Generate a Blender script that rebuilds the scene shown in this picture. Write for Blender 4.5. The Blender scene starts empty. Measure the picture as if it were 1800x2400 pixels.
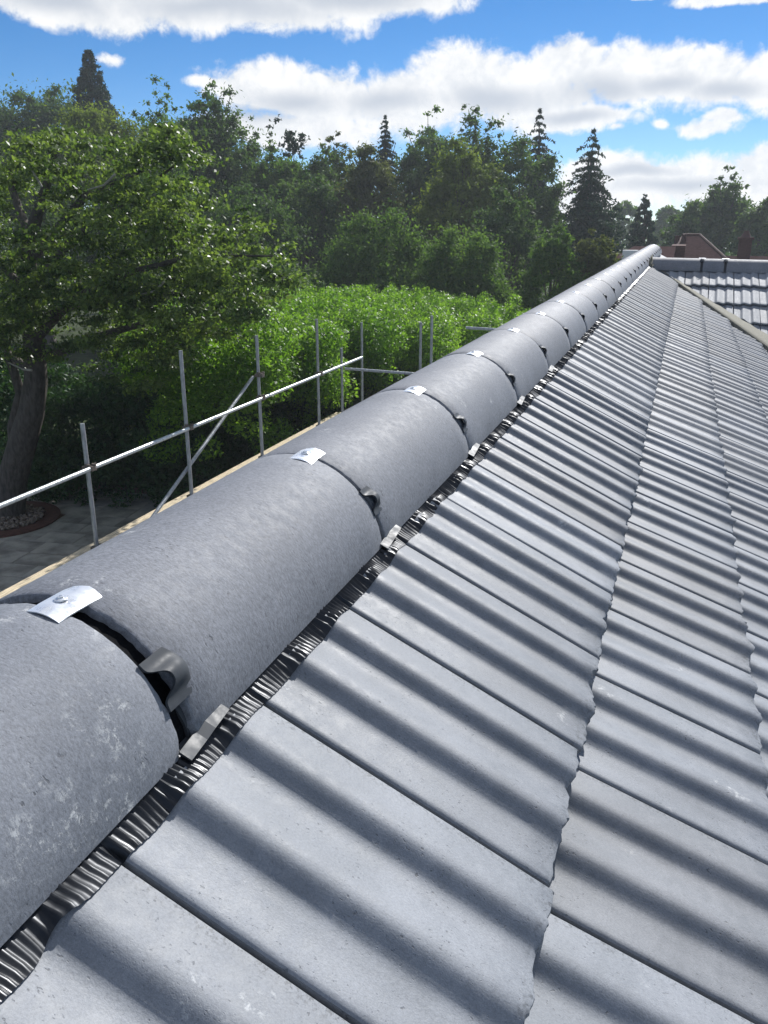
import bpy, bmesh, math, random
import numpy as np
from mathutils import Vector, Matrix

SC = bpy.context.scene
COL = SC.collection
R = math.radians
rnd = random.Random(7)

# ------------------------------------------------------------------ camera
CAMX, CAMZ = 0.65, 6.5                    # the ridge runs along +Y at x = 0; ground is z = 0
F, TH, YAW = 1981.0, 0.3303, 0.3310       # focal length in photo pixels, pitch down, yaw left of the ridge
FW = np.array([-math.sin(YAW)*math.cos(TH), math.cos(YAW)*math.cos(TH), -math.sin(TH)])
RT = np.array([math.cos(YAW), math.sin(YAW), 0.0])
UP = np.cross(RT, FW)
O = np.array([CAMX, 0.0, CAMZ])
cd = bpy.data.cameras.new('camera'); cam = bpy.data.objects.new('camera', cd); COL.objects.link(cam)
cam.matrix_world = Matrix(((RT[0], UP[0], -FW[0], O[0]), (RT[1], UP[1], -FW[1], O[1]), (RT[2], UP[2], -FW[2], O[2]), (0, 0, 0, 1)))
cd.sensor_fit = 'VERTICAL'; cd.sensor_height = 24.0; cd.lens = F/2400.0*24.0
cd.clip_start = 0.02; cd.clip_end = 3000
SC.camera = cam

def ray(px, py): return FW + (px-900.0)/F*RT - (py-1200.0)/F*UP
def onY(px, py, Y): v = ray(px, py); return O + v*(Y/v[1])
def onX(px, py, X): v = ray(px, py); return O + v*((X-CAMX)/v[0])
def onZ(px, py, Z): v = ray(px, py); return O + v*((Z-CAMZ)/v[2])

# ------------------------------------------------------------------ light
SUN_EL, SUN_AZ = R(36.5), R(7)             # azimuth from +Y towards +X
SC.view_settings.view_transform = 'Standard'; SC.view_settings.look = 'None'
SC.view_settings.exposure = 0.20; SC.view_settings.gamma = 1.0; SC.view_settings.use_curve_mapping = False
SKY_STRENGTH = 0.095
sd = bpy.data.lights.new('sun', 'SUN'); sd.energy = 5.0; sd.angle = R(0.53); sd.color = (1.0, 0.98, 0.95)
so = bpy.data.objects.new('sun', sd); COL.objects.link(so)
sdir = Vector((math.cos(SUN_EL)*math.sin(SUN_AZ), math.cos(SUN_EL)*math.cos(SUN_AZ), math.sin(SUN_EL)))
so.rotation_euler = sdir.to_track_quat('Z', 'Y').to_euler(); so.location = (0, 0, 40)

W = bpy.data.worlds.new('World'); SC.world = W; W.use_nodes = True
class NT:
    def __init__(s, tree): s.t = tree; s.n = tree.nodes; s.l = tree.links
    def add(s, kind, **kw):
        n = s.n.new(kind)
        for k, v in kw.items(): setattr(n, k, v)
        return n
    def put(s, sock, v):
        if isinstance(v, bpy.types.NodeSocket): s.l.new(v, sock)
        else: sock.default_value = v
    def math(s, op, a, b=0.0, c=0.0, clamp=False):
        n = s.add('ShaderNodeMath', operation=op, use_clamp=clamp)
        s.put(n.inputs[0], a); s.put(n.inputs[1], b)
        if op in ('SMOOTH_MAX', 'SMOOTH_MIN', 'MULTIPLY_ADD'): s.put(n.inputs[2], c)
        return n.outputs[0]
    def vmath(s, op, a, b=(0, 0, 0)):
        n = s.add('ShaderNodeVectorMath', operation=op); s.put(n.inputs[0], a); s.put(n.inputs[1], b)
        return n.outputs['Value'] if op == 'LENGTH' else n.outputs[0]
    def noise(s, vec, scale, detail=4, rough=0.55, dist=0.0):
        n = s.add('ShaderNodeTexNoise'); s.l.new(vec, n.inputs['Vector'])
        n.inputs['Scale'].default_value = scale; n.inputs['Detail'].default_value = detail
        n.inputs['Roughness'].default_value = rough; n.inputs['Distortion'].default_value = dist
        return n.outputs['Fac']
    def smooth(s, v, lo, hi, a=0.0, b=1.0, kind='SMOOTHSTEP'):
        n = s.add('ShaderNodeMapRange', interpolation_type=kind)
        s.put(n.inputs['Value'], v)
        for k, x in (('From Min', lo), ('From Max', hi), ('To Min', a), ('To Max', b)): s.put(n.inputs[k], x)
        return n.outputs['Result']
    def mix(s, f, a, b, blend='MIX'):
        n = s.add('ShaderNodeMix', data_type='RGBA', blend_type=blend)
        s.put(n.inputs['Factor'], f); s.put(n.inputs['A'], a); s.put(n.inputs['B'], b)
        for i in n.inputs:
            pass
        return n.outputs['Result']
def rgba(c): return (c[0], c[1], c[2], 1.0)
def mixrgb(t, f, a, b, blend='MIX'):
    n = t.add('ShaderNodeMix', data_type='RGBA', blend_type=blend)
    ins = [i for i in n.inputs if i.enabled]
    t.put(ins[0], f)
    for sck, v in ((ins[1], a), (ins[2], b)):
        t.put(sck, v if isinstance(v, bpy.types.NodeSocket) else rgba(v))
    return [o for o in n.outputs if o.enabled][0]

def build_world():
    t = NT(W.node_tree); t.n.clear()
    out = t.add('ShaderNodeOutputWorld'); bg = t.add('ShaderNodeBackground')
    bg.inputs['Strength'].default_value = SKY_STRENGTH
    sky = t.add('ShaderNodeTexSky', sky_type='NISHITA')
    sky.sun_disc = False; sky.sun_elevation = SUN_EL; sky.sun_rotation = SUN_AZ
    sky.air_density = 0.6; sky.dust_density = 0.0; sky.ozone_density = 3.2; sky.altitude = 100
    blue = t.add('ShaderNodeHueSaturation'); blue.inputs['Saturation'].default_value = 1.32
    blue.inputs['Value'].default_value = 1.0
    t.l.new(sky.outputs[0], blue.inputs['Color'])
    geo = t.add('ShaderNodeTexCoord'); gen = geo.outputs['Generated']
    sep = t.add('ShaderNodeSeparateXYZ'); t.l.new(gen, sep.inputs[0])
    az = t.math('ARCTAN2', sep.outputs[0], sep.outputs[1]); el = t.math('ARCSINE', sep.outputs[2])
    cmb = t.add('ShaderNodeCombineXYZ'); t.l.new(az, cmb.inputs[0]); t.l.new(el, cmb.inputs[1])
    base = cmb.outputs[0]
    def ae(px, py):
        v = ray(px, py); v = v/np.linalg.norm(v); return math.atan2(v[0], v[1]), math.asin(v[2])
    # billowing lookup: warp the position by noise so that edges puff out
    wn = t.add('ShaderNodeTexNoise'); wn.inputs['Scale'].default_value = 9; wn.inputs['Detail'].default_value = 5
    t.l.new(base, wn.inputs['Vector'])
    w1 = t.vmath('SUBTRACT', wn.outputs['Color'], (0.5, 0.5, 0.5))
    warp = t.vmath('ADD', base, t.vmath('MULTIPLY', w1, (0.045, 0.03, 0)))
    def field(blobs, warp):
        acc = None
        for bl in blobs:
            (px, py, rx, ry), wgt = bl[:4], (bl[4] if len(bl) > 4 else 1.0)
            a, e = ae(px, py); a1, _ = ae(px+rx, py); _, e1 = ae(px, py-ry)
            ra, re = abs(a1-a), abs(e1-e)
            d = t.vmath('MULTIPLY', t.vmath('SUBTRACT', warp, (a, e, 0)), (1/ra, 1/re, 0))
            f = t.math('SUBTRACT', wgt, t.vmath('LENGTH', d))
            acc = f if acc is None else t.math('SMOOTH_MAX', acc, f, 0.12)
        return acc
    clouds = [(200, 10, 340, 75), (560, 8, 420, 85), (900, -12, 280, 70), (-150, -30, 300, 90), (500, -110, 800, 120),
              (1750, -8, 220, 22), (1500, -12, 60, 14),
              (620, 205, 150, 75), (760, 230, 190, 95), (960, 240, 200, 95), (1100, 200, 210, 100), (1240, 235, 190, 95),
              (1330, 160, 110, 85), (1470, 180, 170, 100), (1640, 180, 200, 95), (1820, 190, 200, 90), (700, 300, 260, 60), (1350, 280, 180, 40),
              (1655, 300, 120, 34, 0.8), (1700, 278, 80, 30, 0.8), (1544, 296, 46, 26, 0.5), (1450, 302, 52, 26, 0.5),
              (1460, 420, 190, 72), (1640, 420, 200, 72), (1790, 385, 120, 62), (1750, 440, 260, 80), (1380, 470, 160, 60), (1400, 395, 90, 35),
              (246, 132, 90, 46, 0.42), (500, 190, 110, 24, 0.7)]
    Fld = field(clouds, warp)
    n0 = t.noise(base, 24, 8, 0.62, 0.3); n9 = t.noise(base, 95, 4, 0.6, 0.2)
    n1 = t.math('ADD', t.math('MULTIPLY', n0, 0.78), t.math('MULTIPLY', n9, 0.22)); n2 = t.noise(base, 7, 3, 0.5)
    # the rest of the sky: broken cumulus of the same kind, outside what the lens sees
    gx = t.noise(t.vmath('MULTIPLY', base, (1.0, 2.2, 0)), 2.6, 5, 0.5)
    rest = t.smooth(gx, 0.44, 0.59, -0.5, 0.7, 'LINEAR')
    ca, ce = ae(900, 260)
    dd = t.vmath('LENGTH', t.vmath('MULTIPLY', t.vmath('SUBTRACT', base, (ca, ce, 0)), (1/0.62, 1/0.34, 0)))
    rest = t.math('SUBTRACT', rest, t.smooth(dd, 0.9, 1.35, 1.6, 0.0))
    Fld = t.math('MAXIMUM', Fld, rest)
    dens = t.math('ADD', Fld, t.math('MULTIPLY', t.math('SUBTRACT', n1, 0.52), 1.6))
    cov = t.smooth(dens, -0.06, 0.36)
    greys = [(1420, 215, 160, 45), (1560, 205, 130, 40), (1150, 235, 170, 40), (900, 235, 140, 40), (700, 235, 140, 36), (1700, 215, 140, 36), (1350, 278, 120, 20),
             (480, 10, 330, 55), (820, -10, 260, 45), (150, 5, 200, 45), (1600, 430, 200, 24), (1500, 400, 130, 18), (600, 265, 120, 25)]
    G = field(greys, warp)
    G = t.math('MAXIMUM', G, t.math('SUBTRACT', rest, 0.25))
    g = t.smooth(t.math('ADD', G, t.math('MULTIPLY', t.math('SUBTRACT', n2, 0.5), 0.9)), -0.15, 0.95)
    puff = t.smooth(n1, 0.36, 0.62)
    k = CLOUD
    white = mixrgb(t, puff, (0.80*k, 0.83*k, 0.87*k), (1.0*k, 1.0*k, 1.0*k))
    ccol = mixrgb(t, g, white, (0.56*k, 0.61*k, 0.69*k))
    col = mixrgb(t, cov, blue.outputs[0], ccol)
    t.l.new(col, bg.inputs['Color']); t.l.new(bg.outputs[0], out.inputs['Surface'])
CLOUD = 9.5
HAZE = 0.0009
build_world()

# ------------------------------------------------------------------ helpers
def tag(o, label=None, cat=None, group=None, kind=None):
    if label: o['label'] = label
    if cat: o['category'] = cat
    if group: o['group'] = group
    if kind: o['kind'] = kind
    return o
def empty(name, loc):
    o = bpy.data.objects.new(name, None); COL.objects.link(o); o.location = loc; o.empty_display_size = 0.2
    return o
def link(name, me, parent=None, mw=None):
    o = bpy.data.objects.new(name, me); COL.objects.link(o)
    mw = mw if mw is not None else Matrix.Identity(4)
    WM[o.name] = mw.copy()
    if parent:
        o.parent = parent
        pm = WM.get(parent.name, Matrix.Translation(parent.location))
        o.matrix_basis = pm.inverted() @ mw
    else:
        o.matrix_basis = mw
    return o
WM = {}
def mesh(name, verts, faces, mat, smooth=False, auto=None):
    me = bpy.data.meshes.new(name); me.from_pydata([tuple(map(float, v)) for v in verts], [], faces)
    if mat: me.materials.append(mat)
    if smooth: me.shade_smooth()
    if auto is not None: me.set_sharp_from_angle(angle=R(auto))
    me.update(); return me
def obj(name, verts, faces, mat, parent=None, smooth=False, auto=None, centre=True):
    """world-space vertices -> one mesh object with its origin at the middle of its base"""
    v = np.asarray(verts, float)
    c = Vector(((v[:, 0].min()+v[:, 0].max())/2, (v[:, 1].min()+v[:, 1].max())/2, v[:, 2].min())) if centre else Vector((0, 0, 0))
    return link(name, mesh(name, v-np.array(c), faces, mat, smooth, auto), parent, Matrix.Translation(c))
def join(parts):
    V, Fc, n = [], [], 0
    for v, f in parts:
        V += [tuple(p) for p in v]; Fc += [tuple(i+n for i in q) for q in f]; n += len(v)
    return V, Fc
def box(c, s, rot=0.0):
    cx, cy, cz = c; hx, hy, hz = s[0]/2, s[1]/2, s[2]/2
    co, si = math.cos(rot), math.sin(rot)
    P = []
    for z in (-hz, hz):
        for x, y in ((-hx, -hy), (hx, -hy), (hx, hy), (-hx, hy)):
            P.append((cx+x*co-y*si, cy+x*si+y*co, cz+z))
    return P, [(3, 2, 1, 0), (4, 5, 6, 7), (0, 1, 5, 4), (1, 2, 6, 5), (2, 3, 7, 6), (3, 0, 4, 7)]
def tube(pts, rad, n=8, cap=True):
    pts = [np.array(p, float) for p in pts]
    if not hasattr(rad, '__len__'): rad = [rad]*len(pts)
    V, Fc = [], []
    d0 = pts[1]-pts[0]; ref = np.array([0, 0, 1.0]) if abs(d0[2]) < 0.9*np.linalg.norm(d0) else np.array([1.0, 0, 0])
    for i, p in enumerate(pts):
        d = pts[min(i+1, len(pts)-1)]-pts[max(i-1, 0)]; d /= np.linalg.norm(d)
        a = np.cross(d, ref); a /= np.linalg.norm(a); b = np.cross(d, a)
        for k in range(n):
            an = 2*math.pi*k/n
            V.append(p+rad[i]*(math.cos(an)*a+math.sin(an)*b))
    for i in range(len(pts)-1):
        for k in range(n):
            Fc.append((i*n+k, i*n+(k+1) % n, (i+1)*n+(k+1) % n, (i+1)*n+k))
    if cap:
        Fc.append(tuple(range(n))); m = (len(pts)-1)*n; Fc.append(tuple(m+k for k in reversed(range(n))))
    return V, Fc
def grid_faces(nu, nv, off=0):
    return [(off+i*nv+j, off+(i+1)*nv+j, off+(i+1)*nv+j+1, off+i*nv+j+1) for i in range(nu-1) for j in range(nv-1)]

# ------------------------------------------------------------------ materials
def new_mat(name):
    m = bpy.data.materials.new(name); m.use_nodes = True
    t = NT(m.node_tree); p = t.n['Principled BSDF']
    return m, t, p
def coords(t, per_object=True):
    tc = t.add('ShaderNodeTexCoord'); v = tc.outputs['Object']
    if per_object:
        oi = t.add('ShaderNodeObjectInfo')
        k = t.vmath('MULTIPLY', v, (1, 1, 1)); c = t.add('ShaderNodeCombineXYZ')
        r = t.math('MULTIPLY', oi.outputs['Random'], 37.0)
        for i in range(3): t.l.new(r, c.inputs[i])
        return t.vmath('ADD', k, c.outputs[0]), oi.outputs['Random']
    return v, None
def bump(t, p, h, strength, dist):
    b = t.add('ShaderNodeBump'); b.inputs['Strength'].default_value = strength; b.inputs['Distance'].default_value = dist
    t.l.new(h, b.inputs['Height']); t.l.new(b.outputs[0], p.inputs['Normal'])

def concrete(name, c_lo, c_hi, rough, streak, splash, grain=0.3, vary=0.08, gscale=420, pits=0.35, spec=0.5, joint=False):
    m, t, p = new_mat(name)
    v, rv = coords(t)
    big = t.noise(v, 5.5, 4, 0.6)
    mid = t.noise(v, 48, 5, 0.65)
    sv = t.vmath('MULTIPLY', v, streak)
    grit = t.noise(sv, gscale, 3, 0.7)
    fine = t.noise(v, 900, 2, 0.6)
    pitn = t.noise(sv, gscale*0.55, 2, 0.55)
    f = t.math('ADD', t.math('MULTIPLY', big, 0.6), t.math('MULTIPLY', mid, 0.4))
    col = mixrgb(t, t.smooth(f, 0.34, 0.66), c_lo, c_hi)
    g = t.smooth(t.math('ADD', t.math('MULTIPLY', grit, 0.6), t.math('MULTIPLY', fine, 0.4)), 0.34, 0.66, 1-grain, 1+grain, 'LINEAR')
    gc = t.add('ShaderNodeCombineXYZ')
    for i in range(3): t.l.new(g, gc.inputs[i])
    col = mixrgb(t, 1.0, col, gc.outputs[0], 'MULTIPLY')
    patch = t.smooth(t.noise(v, 14, 3, 0.6), 0.42, 0.62)
    pit = t.math('MULTIPLY', t.smooth(pitn, 0.63, 0.73), patch)
    col = mixrgb(t, t.math('MULTIPLY', pit, pits), col, tuple(x*0.25 for x in c_lo))
    if joint:      # joint-groove shade painted in, algae and dirt beside it, grime along the lower edge
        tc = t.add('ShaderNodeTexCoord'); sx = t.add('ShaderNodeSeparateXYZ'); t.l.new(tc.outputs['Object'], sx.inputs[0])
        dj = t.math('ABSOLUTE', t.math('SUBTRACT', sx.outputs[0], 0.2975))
        groove_shade = t.smooth(dj, 0.0030, 0.0060, 1.0, 0.0)
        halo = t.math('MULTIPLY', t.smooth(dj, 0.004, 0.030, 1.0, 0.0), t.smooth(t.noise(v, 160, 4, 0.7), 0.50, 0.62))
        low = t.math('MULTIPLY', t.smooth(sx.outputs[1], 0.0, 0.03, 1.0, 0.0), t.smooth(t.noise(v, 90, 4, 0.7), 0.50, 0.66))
        col = mixrgb(t, t.math('MAXIMUM', t.math('MULTIPLY', groove_shade, 0.85), t.math('MULTIPLY', t.math('MAXIMUM', halo, low), 0.5)), col, (0.022, 0.024, 0.024))
    cl = t.noise(v, 9, 2, 0.5); lump = t.noise(v, 55, 7, 0.8, 0.1)
    sp = t.math('MULTIPLY', t.smooth(cl, 0.66-splash*0.25, 0.80-splash*0.25), t.smooth(lump, 0.51, 0.64))
    col = mixrgb(t, t.math('MULTIPLY', sp, 0.85), col, (0.66, 0.67, 0.67))
    hs = t.add('ShaderNodeHueSaturation'); t.l.new(col, hs.inputs['Color'])
    t.l.new(t.smooth(rv, 0, 1, 1-vary, 1+vary, 'LINEAR'), hs.inputs['Value'])
    warm = mixrgb(t, 1.0, hs.outputs[0], (1.03, 1.0, 0.965), 'MULTIPLY')
    fr = t.math('FRACT', t.math('MULTIPLY', rv, 7.31))
    t.l.new(mixrgb(t, t.smooth(fr, 0.55, 0.95), hs.outputs[0], warm), p.inputs['Base Color'])
    t.l.new(t.smooth(mid, 0.3, 0.7, rough-0.06, rough+0.06), p.inputs['Roughness'])
    p.inputs['Specular IOR Level'].default_value = spec
    h = t.math('ADD', t.math('MULTIPLY', pit, -0.7), t.math('ADD', t.math('MULTIPLY', grit, 0.7), t.math('ADD', t.math('MULTIPLY', mid, 0.45), t.math('MULTIPLY', sp, 0.6))))
    bump(t, p, h, 0.45, 0.0010)
    return m
M = {}
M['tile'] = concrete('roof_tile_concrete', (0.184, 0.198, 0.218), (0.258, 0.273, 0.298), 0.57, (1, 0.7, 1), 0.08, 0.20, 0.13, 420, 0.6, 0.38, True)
M['wing'] = concrete('wing_tile_concrete', (0.250, 0.266, 0.290), (0.310, 0.326, 0.350), 0.66, (1, 0.7, 1), 0.05, 0.10, 0.05, 300, 0.2, 0.15)
M['ridge'] = concrete('ridge_concrete', (0.176, 0.185, 0.206), (0.216, 0.226, 0.250), 0.68, (0.5, 1, 0.5), 0.16, 0.42, 0.05, 300, 0.7, 0.35)
M['ridge_splashed'] = concrete('ridge_concrete_splashed', (0.178, 0.190, 0.214), (0.228, 0.241, 0.268), 0.70, (0.6, 1, 0.6), 0.46, 0.34, 0.02, 340, 0.6, 0.35)

def simple(name, c, rough=0.5, metal=0.0, spec=0.5, nscale=0, namp=0.2, bumps=0.0, bdist=0.002, streak=(1, 1, 1)):
    m, t, p = new_mat(name)
    p.inputs['Roughness'].default_value = rough; p.inputs['Metallic'].default_value = metal
    p.inputs['Specular IOR Level'].default_value = spec
    if nscale:
        v, rv = coords(t); v = t.vmath('MULTIPLY', v, streak)
        n = t.noise(v, nscale, 5, 0.62)
        t.l.new(mixrgb(t, t.smooth(n, 0.3, 0.7), tuple(x*(1-namp) for x in c), tuple(min(1, x*(1+namp)) for x in c)), p.inputs['Base Color'])
        t.l.new(t.smooth(n, 0.3, 0.7, max(0.05, rough-0.1), min(1, rough+0.1)), p.inputs['Roughness'])
        if bumps: bump(t, p, n, bumps, bdist)
    else:
        p.inputs['Base Color'].default_value = rgba(c)
    return m
M['seal'] = simple('union_black_rubber', (0.006, 0.0065, 0.008), 0.9, 0, 0.1, 160, 0.4, 0.6, 0.003)
M['clip'] = simple('clip_zinc', (0.78, 0.80, 0.83), 0.32, 0.55, 0.5, 60, 0.06)
M['plastic'] = simple('grey_plastic', (0.050, 0.056, 0.064), 0.58, 0, 0.3, 50, 0.1)
M['bracket'] = simple('grey_steel_bracket', (0.055, 0.062, 0.071), 0.5, 0.0, 0.3, 50, 0.1)
M['vent'] = simple('dark_foil', (0.030, 0.033, 0.038), 0.38, 0.4, 0.5, 30, 0.25)
M['mortar'] = simple('valley_mortar', (0.22, 0.21, 0.165), 0.85, 0, 0.3, 28, 0.2, 0.5, 0.006)
M['deck'] = simple('roofing_felt', (0.03, 0.03, 0.033), 0.9, 0, 0.2, 20, 0.2)
M['slope'] = simple('roof_covering_concrete', (0.21, 0.225, 0.25), 0.6, 0, 0.4, 14, 0.12)
M['render'] = simple('painted_render', (0.62, 0.60, 0.55), 0.8, 0, 0.3, 12, 0.06, 0.3, 0.003)
M['gutter'] = simple('black_gutter_plastic', (0.02, 0.02, 0.022), 0.4, 0, 0.5)
M['steel'] = simple('galvanised_tube', (0.42, 0.44, 0.45), 0.42, 0.65, 0.5, 26, 0.22, 0.2, 0.001, (1, 1, 0.35))
M['steel_bright'] = simple('galvanised_rail', (0.60, 0.63, 0.62), 0.36, 0.6, 0.5, 22, 0.14, 0.2, 0.001)
M['coupler'] = simple('rusty_coupler', (0.17, 0.145, 0.12), 0.55, 0.6, 0.5, 60, 0.4, 0.4, 0.002)
M['wood'] = simple('pale_timber', (0.60, 0.50, 0.34), 0.75, 0, 0.3, 11, 0.34, 0.4, 0.003, (6, 0.5, 6))
M['bark'] = simple('grey_bark', (0.095, 0.084, 0.072), 0.9, 0, 0.2, 8, 0.4, 0.8, 0.03, (2, 2, 0.6))
M['bark_pale'] = simple('pale_bark', (0.34, 0.32, 0.27), 0.85, 0, 0.2, 12, 0.3)
M['slab'] = simple('paving_stone', (0.37, 0.345, 0.30), 0.85, 0, 0.2, 1.4, 0.4, 0.3, 0.004)
M['pebble'] = simple('pebbles', (0.25, 0.20, 0.16), 0.85, 0, 0.3, 9, 0.45)
M['edging'] = simple('red_brown_edging', (0.12, 0.06, 0.045), 0.9, 0, 0.2, 14, 0.3, 0.4, 0.005)
M['ground'] = simple('garden_soil_and_grass', (0.045, 0.06, 0.025), 0.95, 0, 0.1, 1.3, 0.45, 0.6, 0.05)
M['redtile'] = simple('brown_clay_tiles', (0.070, 0.046, 0.044), 0.95, 0, 0.0, 9, 0.22, 0.4, 0.01)
M['brick'] = simple('red_brick_stack', (0.105, 0.052, 0.042), 0.9, 0, 0.2, 12, 0.25)
M['pot'] = simple('terracotta_pot', (0.10, 0.055, 0.045), 0.85, 0, 0.3, 12, 0.15)
M['white'] = simple('white_paint', (0.75, 0.76, 0.76), 0.6, 0, 0.4, 8, 0.04)
M['glass'] = simple('window_glass', (0.03, 0.035, 0.04), 0.08, 0, 0.6)

def leaf_mat(name, c, c2, trans=0.35, rough=0.45, spec=0.4):
    m, t, p = new_mat(name)
    at = t.add('ShaderNodeAttribute'); at.attribute_name = 'tone'
    tc = t.add('ShaderNodeTexCoord')
    n = t.noise(tc.outputs['Object'], 0.9, 3, 0.6)
    k = t.math('ADD', t.math('MULTIPLY', at.outputs['Fac'], 0.6), t.math('MULTIPLY', n, 0.5))
    col = mixrgb(t, t.smooth(k, 0.2, 0.9), c, c2)
    t.l.new(col, p.inputs['Base Color']); p.inputs['Roughness'].default_value = rough
    p.inputs['Specular IOR Level'].default_value = spec
    tr = t.add('ShaderNodeBsdfTranslucent')
    warm = mixrgb(t, 1.0, col, (1.25, 1.3, 0.55), 'MULTIPLY'); t.l.new(warm, tr.inputs['Color'])
    mx = t.add('ShaderNodeMixShader'); mx.inputs[0].default_value = trans
    t.l.new(p.outputs[0], mx.inputs[1]); t.l.new(tr.outputs[0], mx.inputs[2])
    t.l.new(mx.outputs[0], t.n['Material Output'].inputs['Surface'])
    return m
M['lf_near'] = leaf_mat('leaf_near_tree', (0.048, 0.096, 0.028), (0.190, 0.265, 0.074), 0.55, 0.40, 0.40)
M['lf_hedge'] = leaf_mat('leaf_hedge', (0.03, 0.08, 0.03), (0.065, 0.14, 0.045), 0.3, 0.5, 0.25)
M['lf_bright'] = leaf_mat('leaf_laurel', (0.105, 0.225, 0.028), (0.235, 0.39, 0.055), 0.58, 0.45, 0.40)
M['lf_dark'] = leaf_mat('leaf_dark', (0.046, 0.096, 0.038), (0.110, 0.180, 0.062), 0.46, 0.65, 0.12)
M['lf_conifer'] = leaf_mat('leaf_conifer', (0.014, 0.044, 0.028), (0.036, 0.080, 0.044), 0.18, 0.65, 0.12)
M['lf_mid'] = leaf_mat('leaf_mid', (0.062, 0.13, 0.036), (0.135, 0.225, 0.056), 0.5, 0.65, 0.12)
M['lf_yellow'] = leaf_mat('leaf_yellow_green', (0.1, 0.15, 0.03), (0.18, 0.235, 0.05), 0.52, 0.65, 0.12)
M['lf_brown'] = leaf_mat('leaf_olive', (0.075, 0.098, 0.038), (0.13, 0.152, 0.056), 0.45, 0.65, 0.12)

# ------------------------------------------------------------------ the roof's geometry
AL = 0.4441
CA, SA = math.cos(AL), math.sin(AL)
A0 = O + np.array([-0.076, 0, -0.7684])       # a point of the line of the top course's lower edges
T0, TW, G = 0.8462, 0.30, 0.326               # first joint, cover width, gauge
U = np.array([CA, 0, -SA]); D = np.array([0, 1.0, 0]); N = np.array([SA, 0, CA])
def rp(s, y, h=0.0): return A0 + s*U + np.array([0, y, 0]) + h*N
TM = Matrix(((0, -CA, SA, 0), (1, 0, 0, 0), (0, SA, CA, 0), (0, 0, 0, 1)))   # tile axes: along ridge, up slope, out
PROF = [(0.0, 0.0045), (0.008, 0.0072), (0.035, 0.0076), (0.08, 0.0060), (0.13, 0.0034), (0.17, 0.0025), (0.242, 0.0022), (0.340, 0.0190), (0.365, 0.0197), (0.39, 0.0190),
        (0.56, 0.0050), (0.60, 0.0028), (0.634, 0.0022), (0.732, 0.0190), (0.757, 0.0197), (0.78, 0.0190), (0.95, 0.0072), (0.975, 0.0058), (0.981, -0.0180), (1.035, -0.0185)]
PX = np.array([a for a, b in PROF]); PZ = np.array([b for a, b in PROF])
def prof(f):
    i = np.clip(np.searchsorted(PX, f, side='right')-1, 0, len(PX)-2)
    k = np.clip((f-PX[i])/(PX[i+1]-PX[i]), 0, 1)
    k = np.where((PZ[i+1]-PZ[i] > 0.01), k*k*(3-2*k)*0.75+k*0.25, k)
    return PZ[i]+(PZ[i+1]-PZ[i])*k

FS = np.array([0, 0.004, 0.010, 0.03, 0.05, 0.075, 0.10, 0.135, 0.17, 0.21, 0.242, 0.260, 0.28, 0.295, 0.31, 0.325, 0.338, 0.35, 0.362, 0.375, 0.39, 0.43, 0.47, 0.51,
               0.56, 0.60, 0.642, 0.656, 0.67, 0.685, 0.70, 0.716, 0.730, 0.742, 0.755, 0.767, 0.78, 0.83, 0.89, 0.95, 0.968, 0.975, 0.978, 0.981, 1.035])
def tile_mesh(name, rng, step, length=0.42, gauge=G, coarse=False, chips=0):
    """interlocking concrete tile: x along the ridge (cover width 0.3), y up the slope from the lower edge, z out of the roof"""
    fs = FS[::2] if coarse else FS
    if coarse: fs = np.append(fs, 1.035) if fs[-1] < 1.03 else fs
    ys = [0.0, 0.0015, 0.006, 0.05, length*0.5, length]
    nf = len(fs); z0 = prof(fs); x0 = fs*TW
    edge = 0.0012*np.cumsum(rng.normal(0, 1, nf)); edge -= np.linspace(edge[0], edge[-1], nf)
    edge += rng.normal(0, 0.0009, nf)
    for _ in range(chips):
        c = rng.uniform(0.25, 0.95); d = rng.uniform(0.004, 0.012); w = rng.uniform(0.015, 0.05)
        edge += d*np.exp(-((fs-c)/w)**2)
    bow = 0.0015*np.sin(np.linspace(0, math.pi, nf))
    V = []; th = 0.019
    for j, y in enumerate(ys):
        e = edge if j < 3 else edge*max(0, 1-(y-0.006)/0.03)*0
        drop = (-0.0045, -0.0013, 0.0, 0, 0, 0)[j]
        for i in range(nf):
            V.append((x0[i], y+e[i], z0[i]+drop-step*y/gauge+bow[i]*(1 if j < 4 else 0.5)))
    Fc = [(j*nf+i, j*nf+i+1, (j+1)*nf+i+1, (j+1)*nf+i) for j in range(len(ys)-1) for i in range(nf-1)]
    b = len(V)
    for j, y in ((0, 0.0), (1, length)):      # underside
        e = edge if j == 0 else edge*0
        for i in range(nf):
            V.append((x0[i], y+e[i]+(0.001 if j == 0 else 0), (z0[i]-th if fs[i] < 0.978 else z0[i]-0.008)-step*y/gauge))
    last = (len(ys)-1)*nf
    for i in range(nf-1):
        Fc.append((b+i, b+i+1, i+1, i))
        Fc.append((last+i, last+i+1, b+nf+i+1, b+nf+i))
        Fc.append((b+i+1, b+i, b+nf+i, b+nf+i+1))
    Fc.append(tuple([b]+[j*nf for j in range(len(ys))]+[b+nf]))
    Fc.append(tuple([b+nf-1, b+2*nf-1]+[j*nf+nf-1 for j in reversed(range(len(ys)))]))
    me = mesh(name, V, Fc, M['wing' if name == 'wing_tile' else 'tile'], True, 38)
    return me
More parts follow.
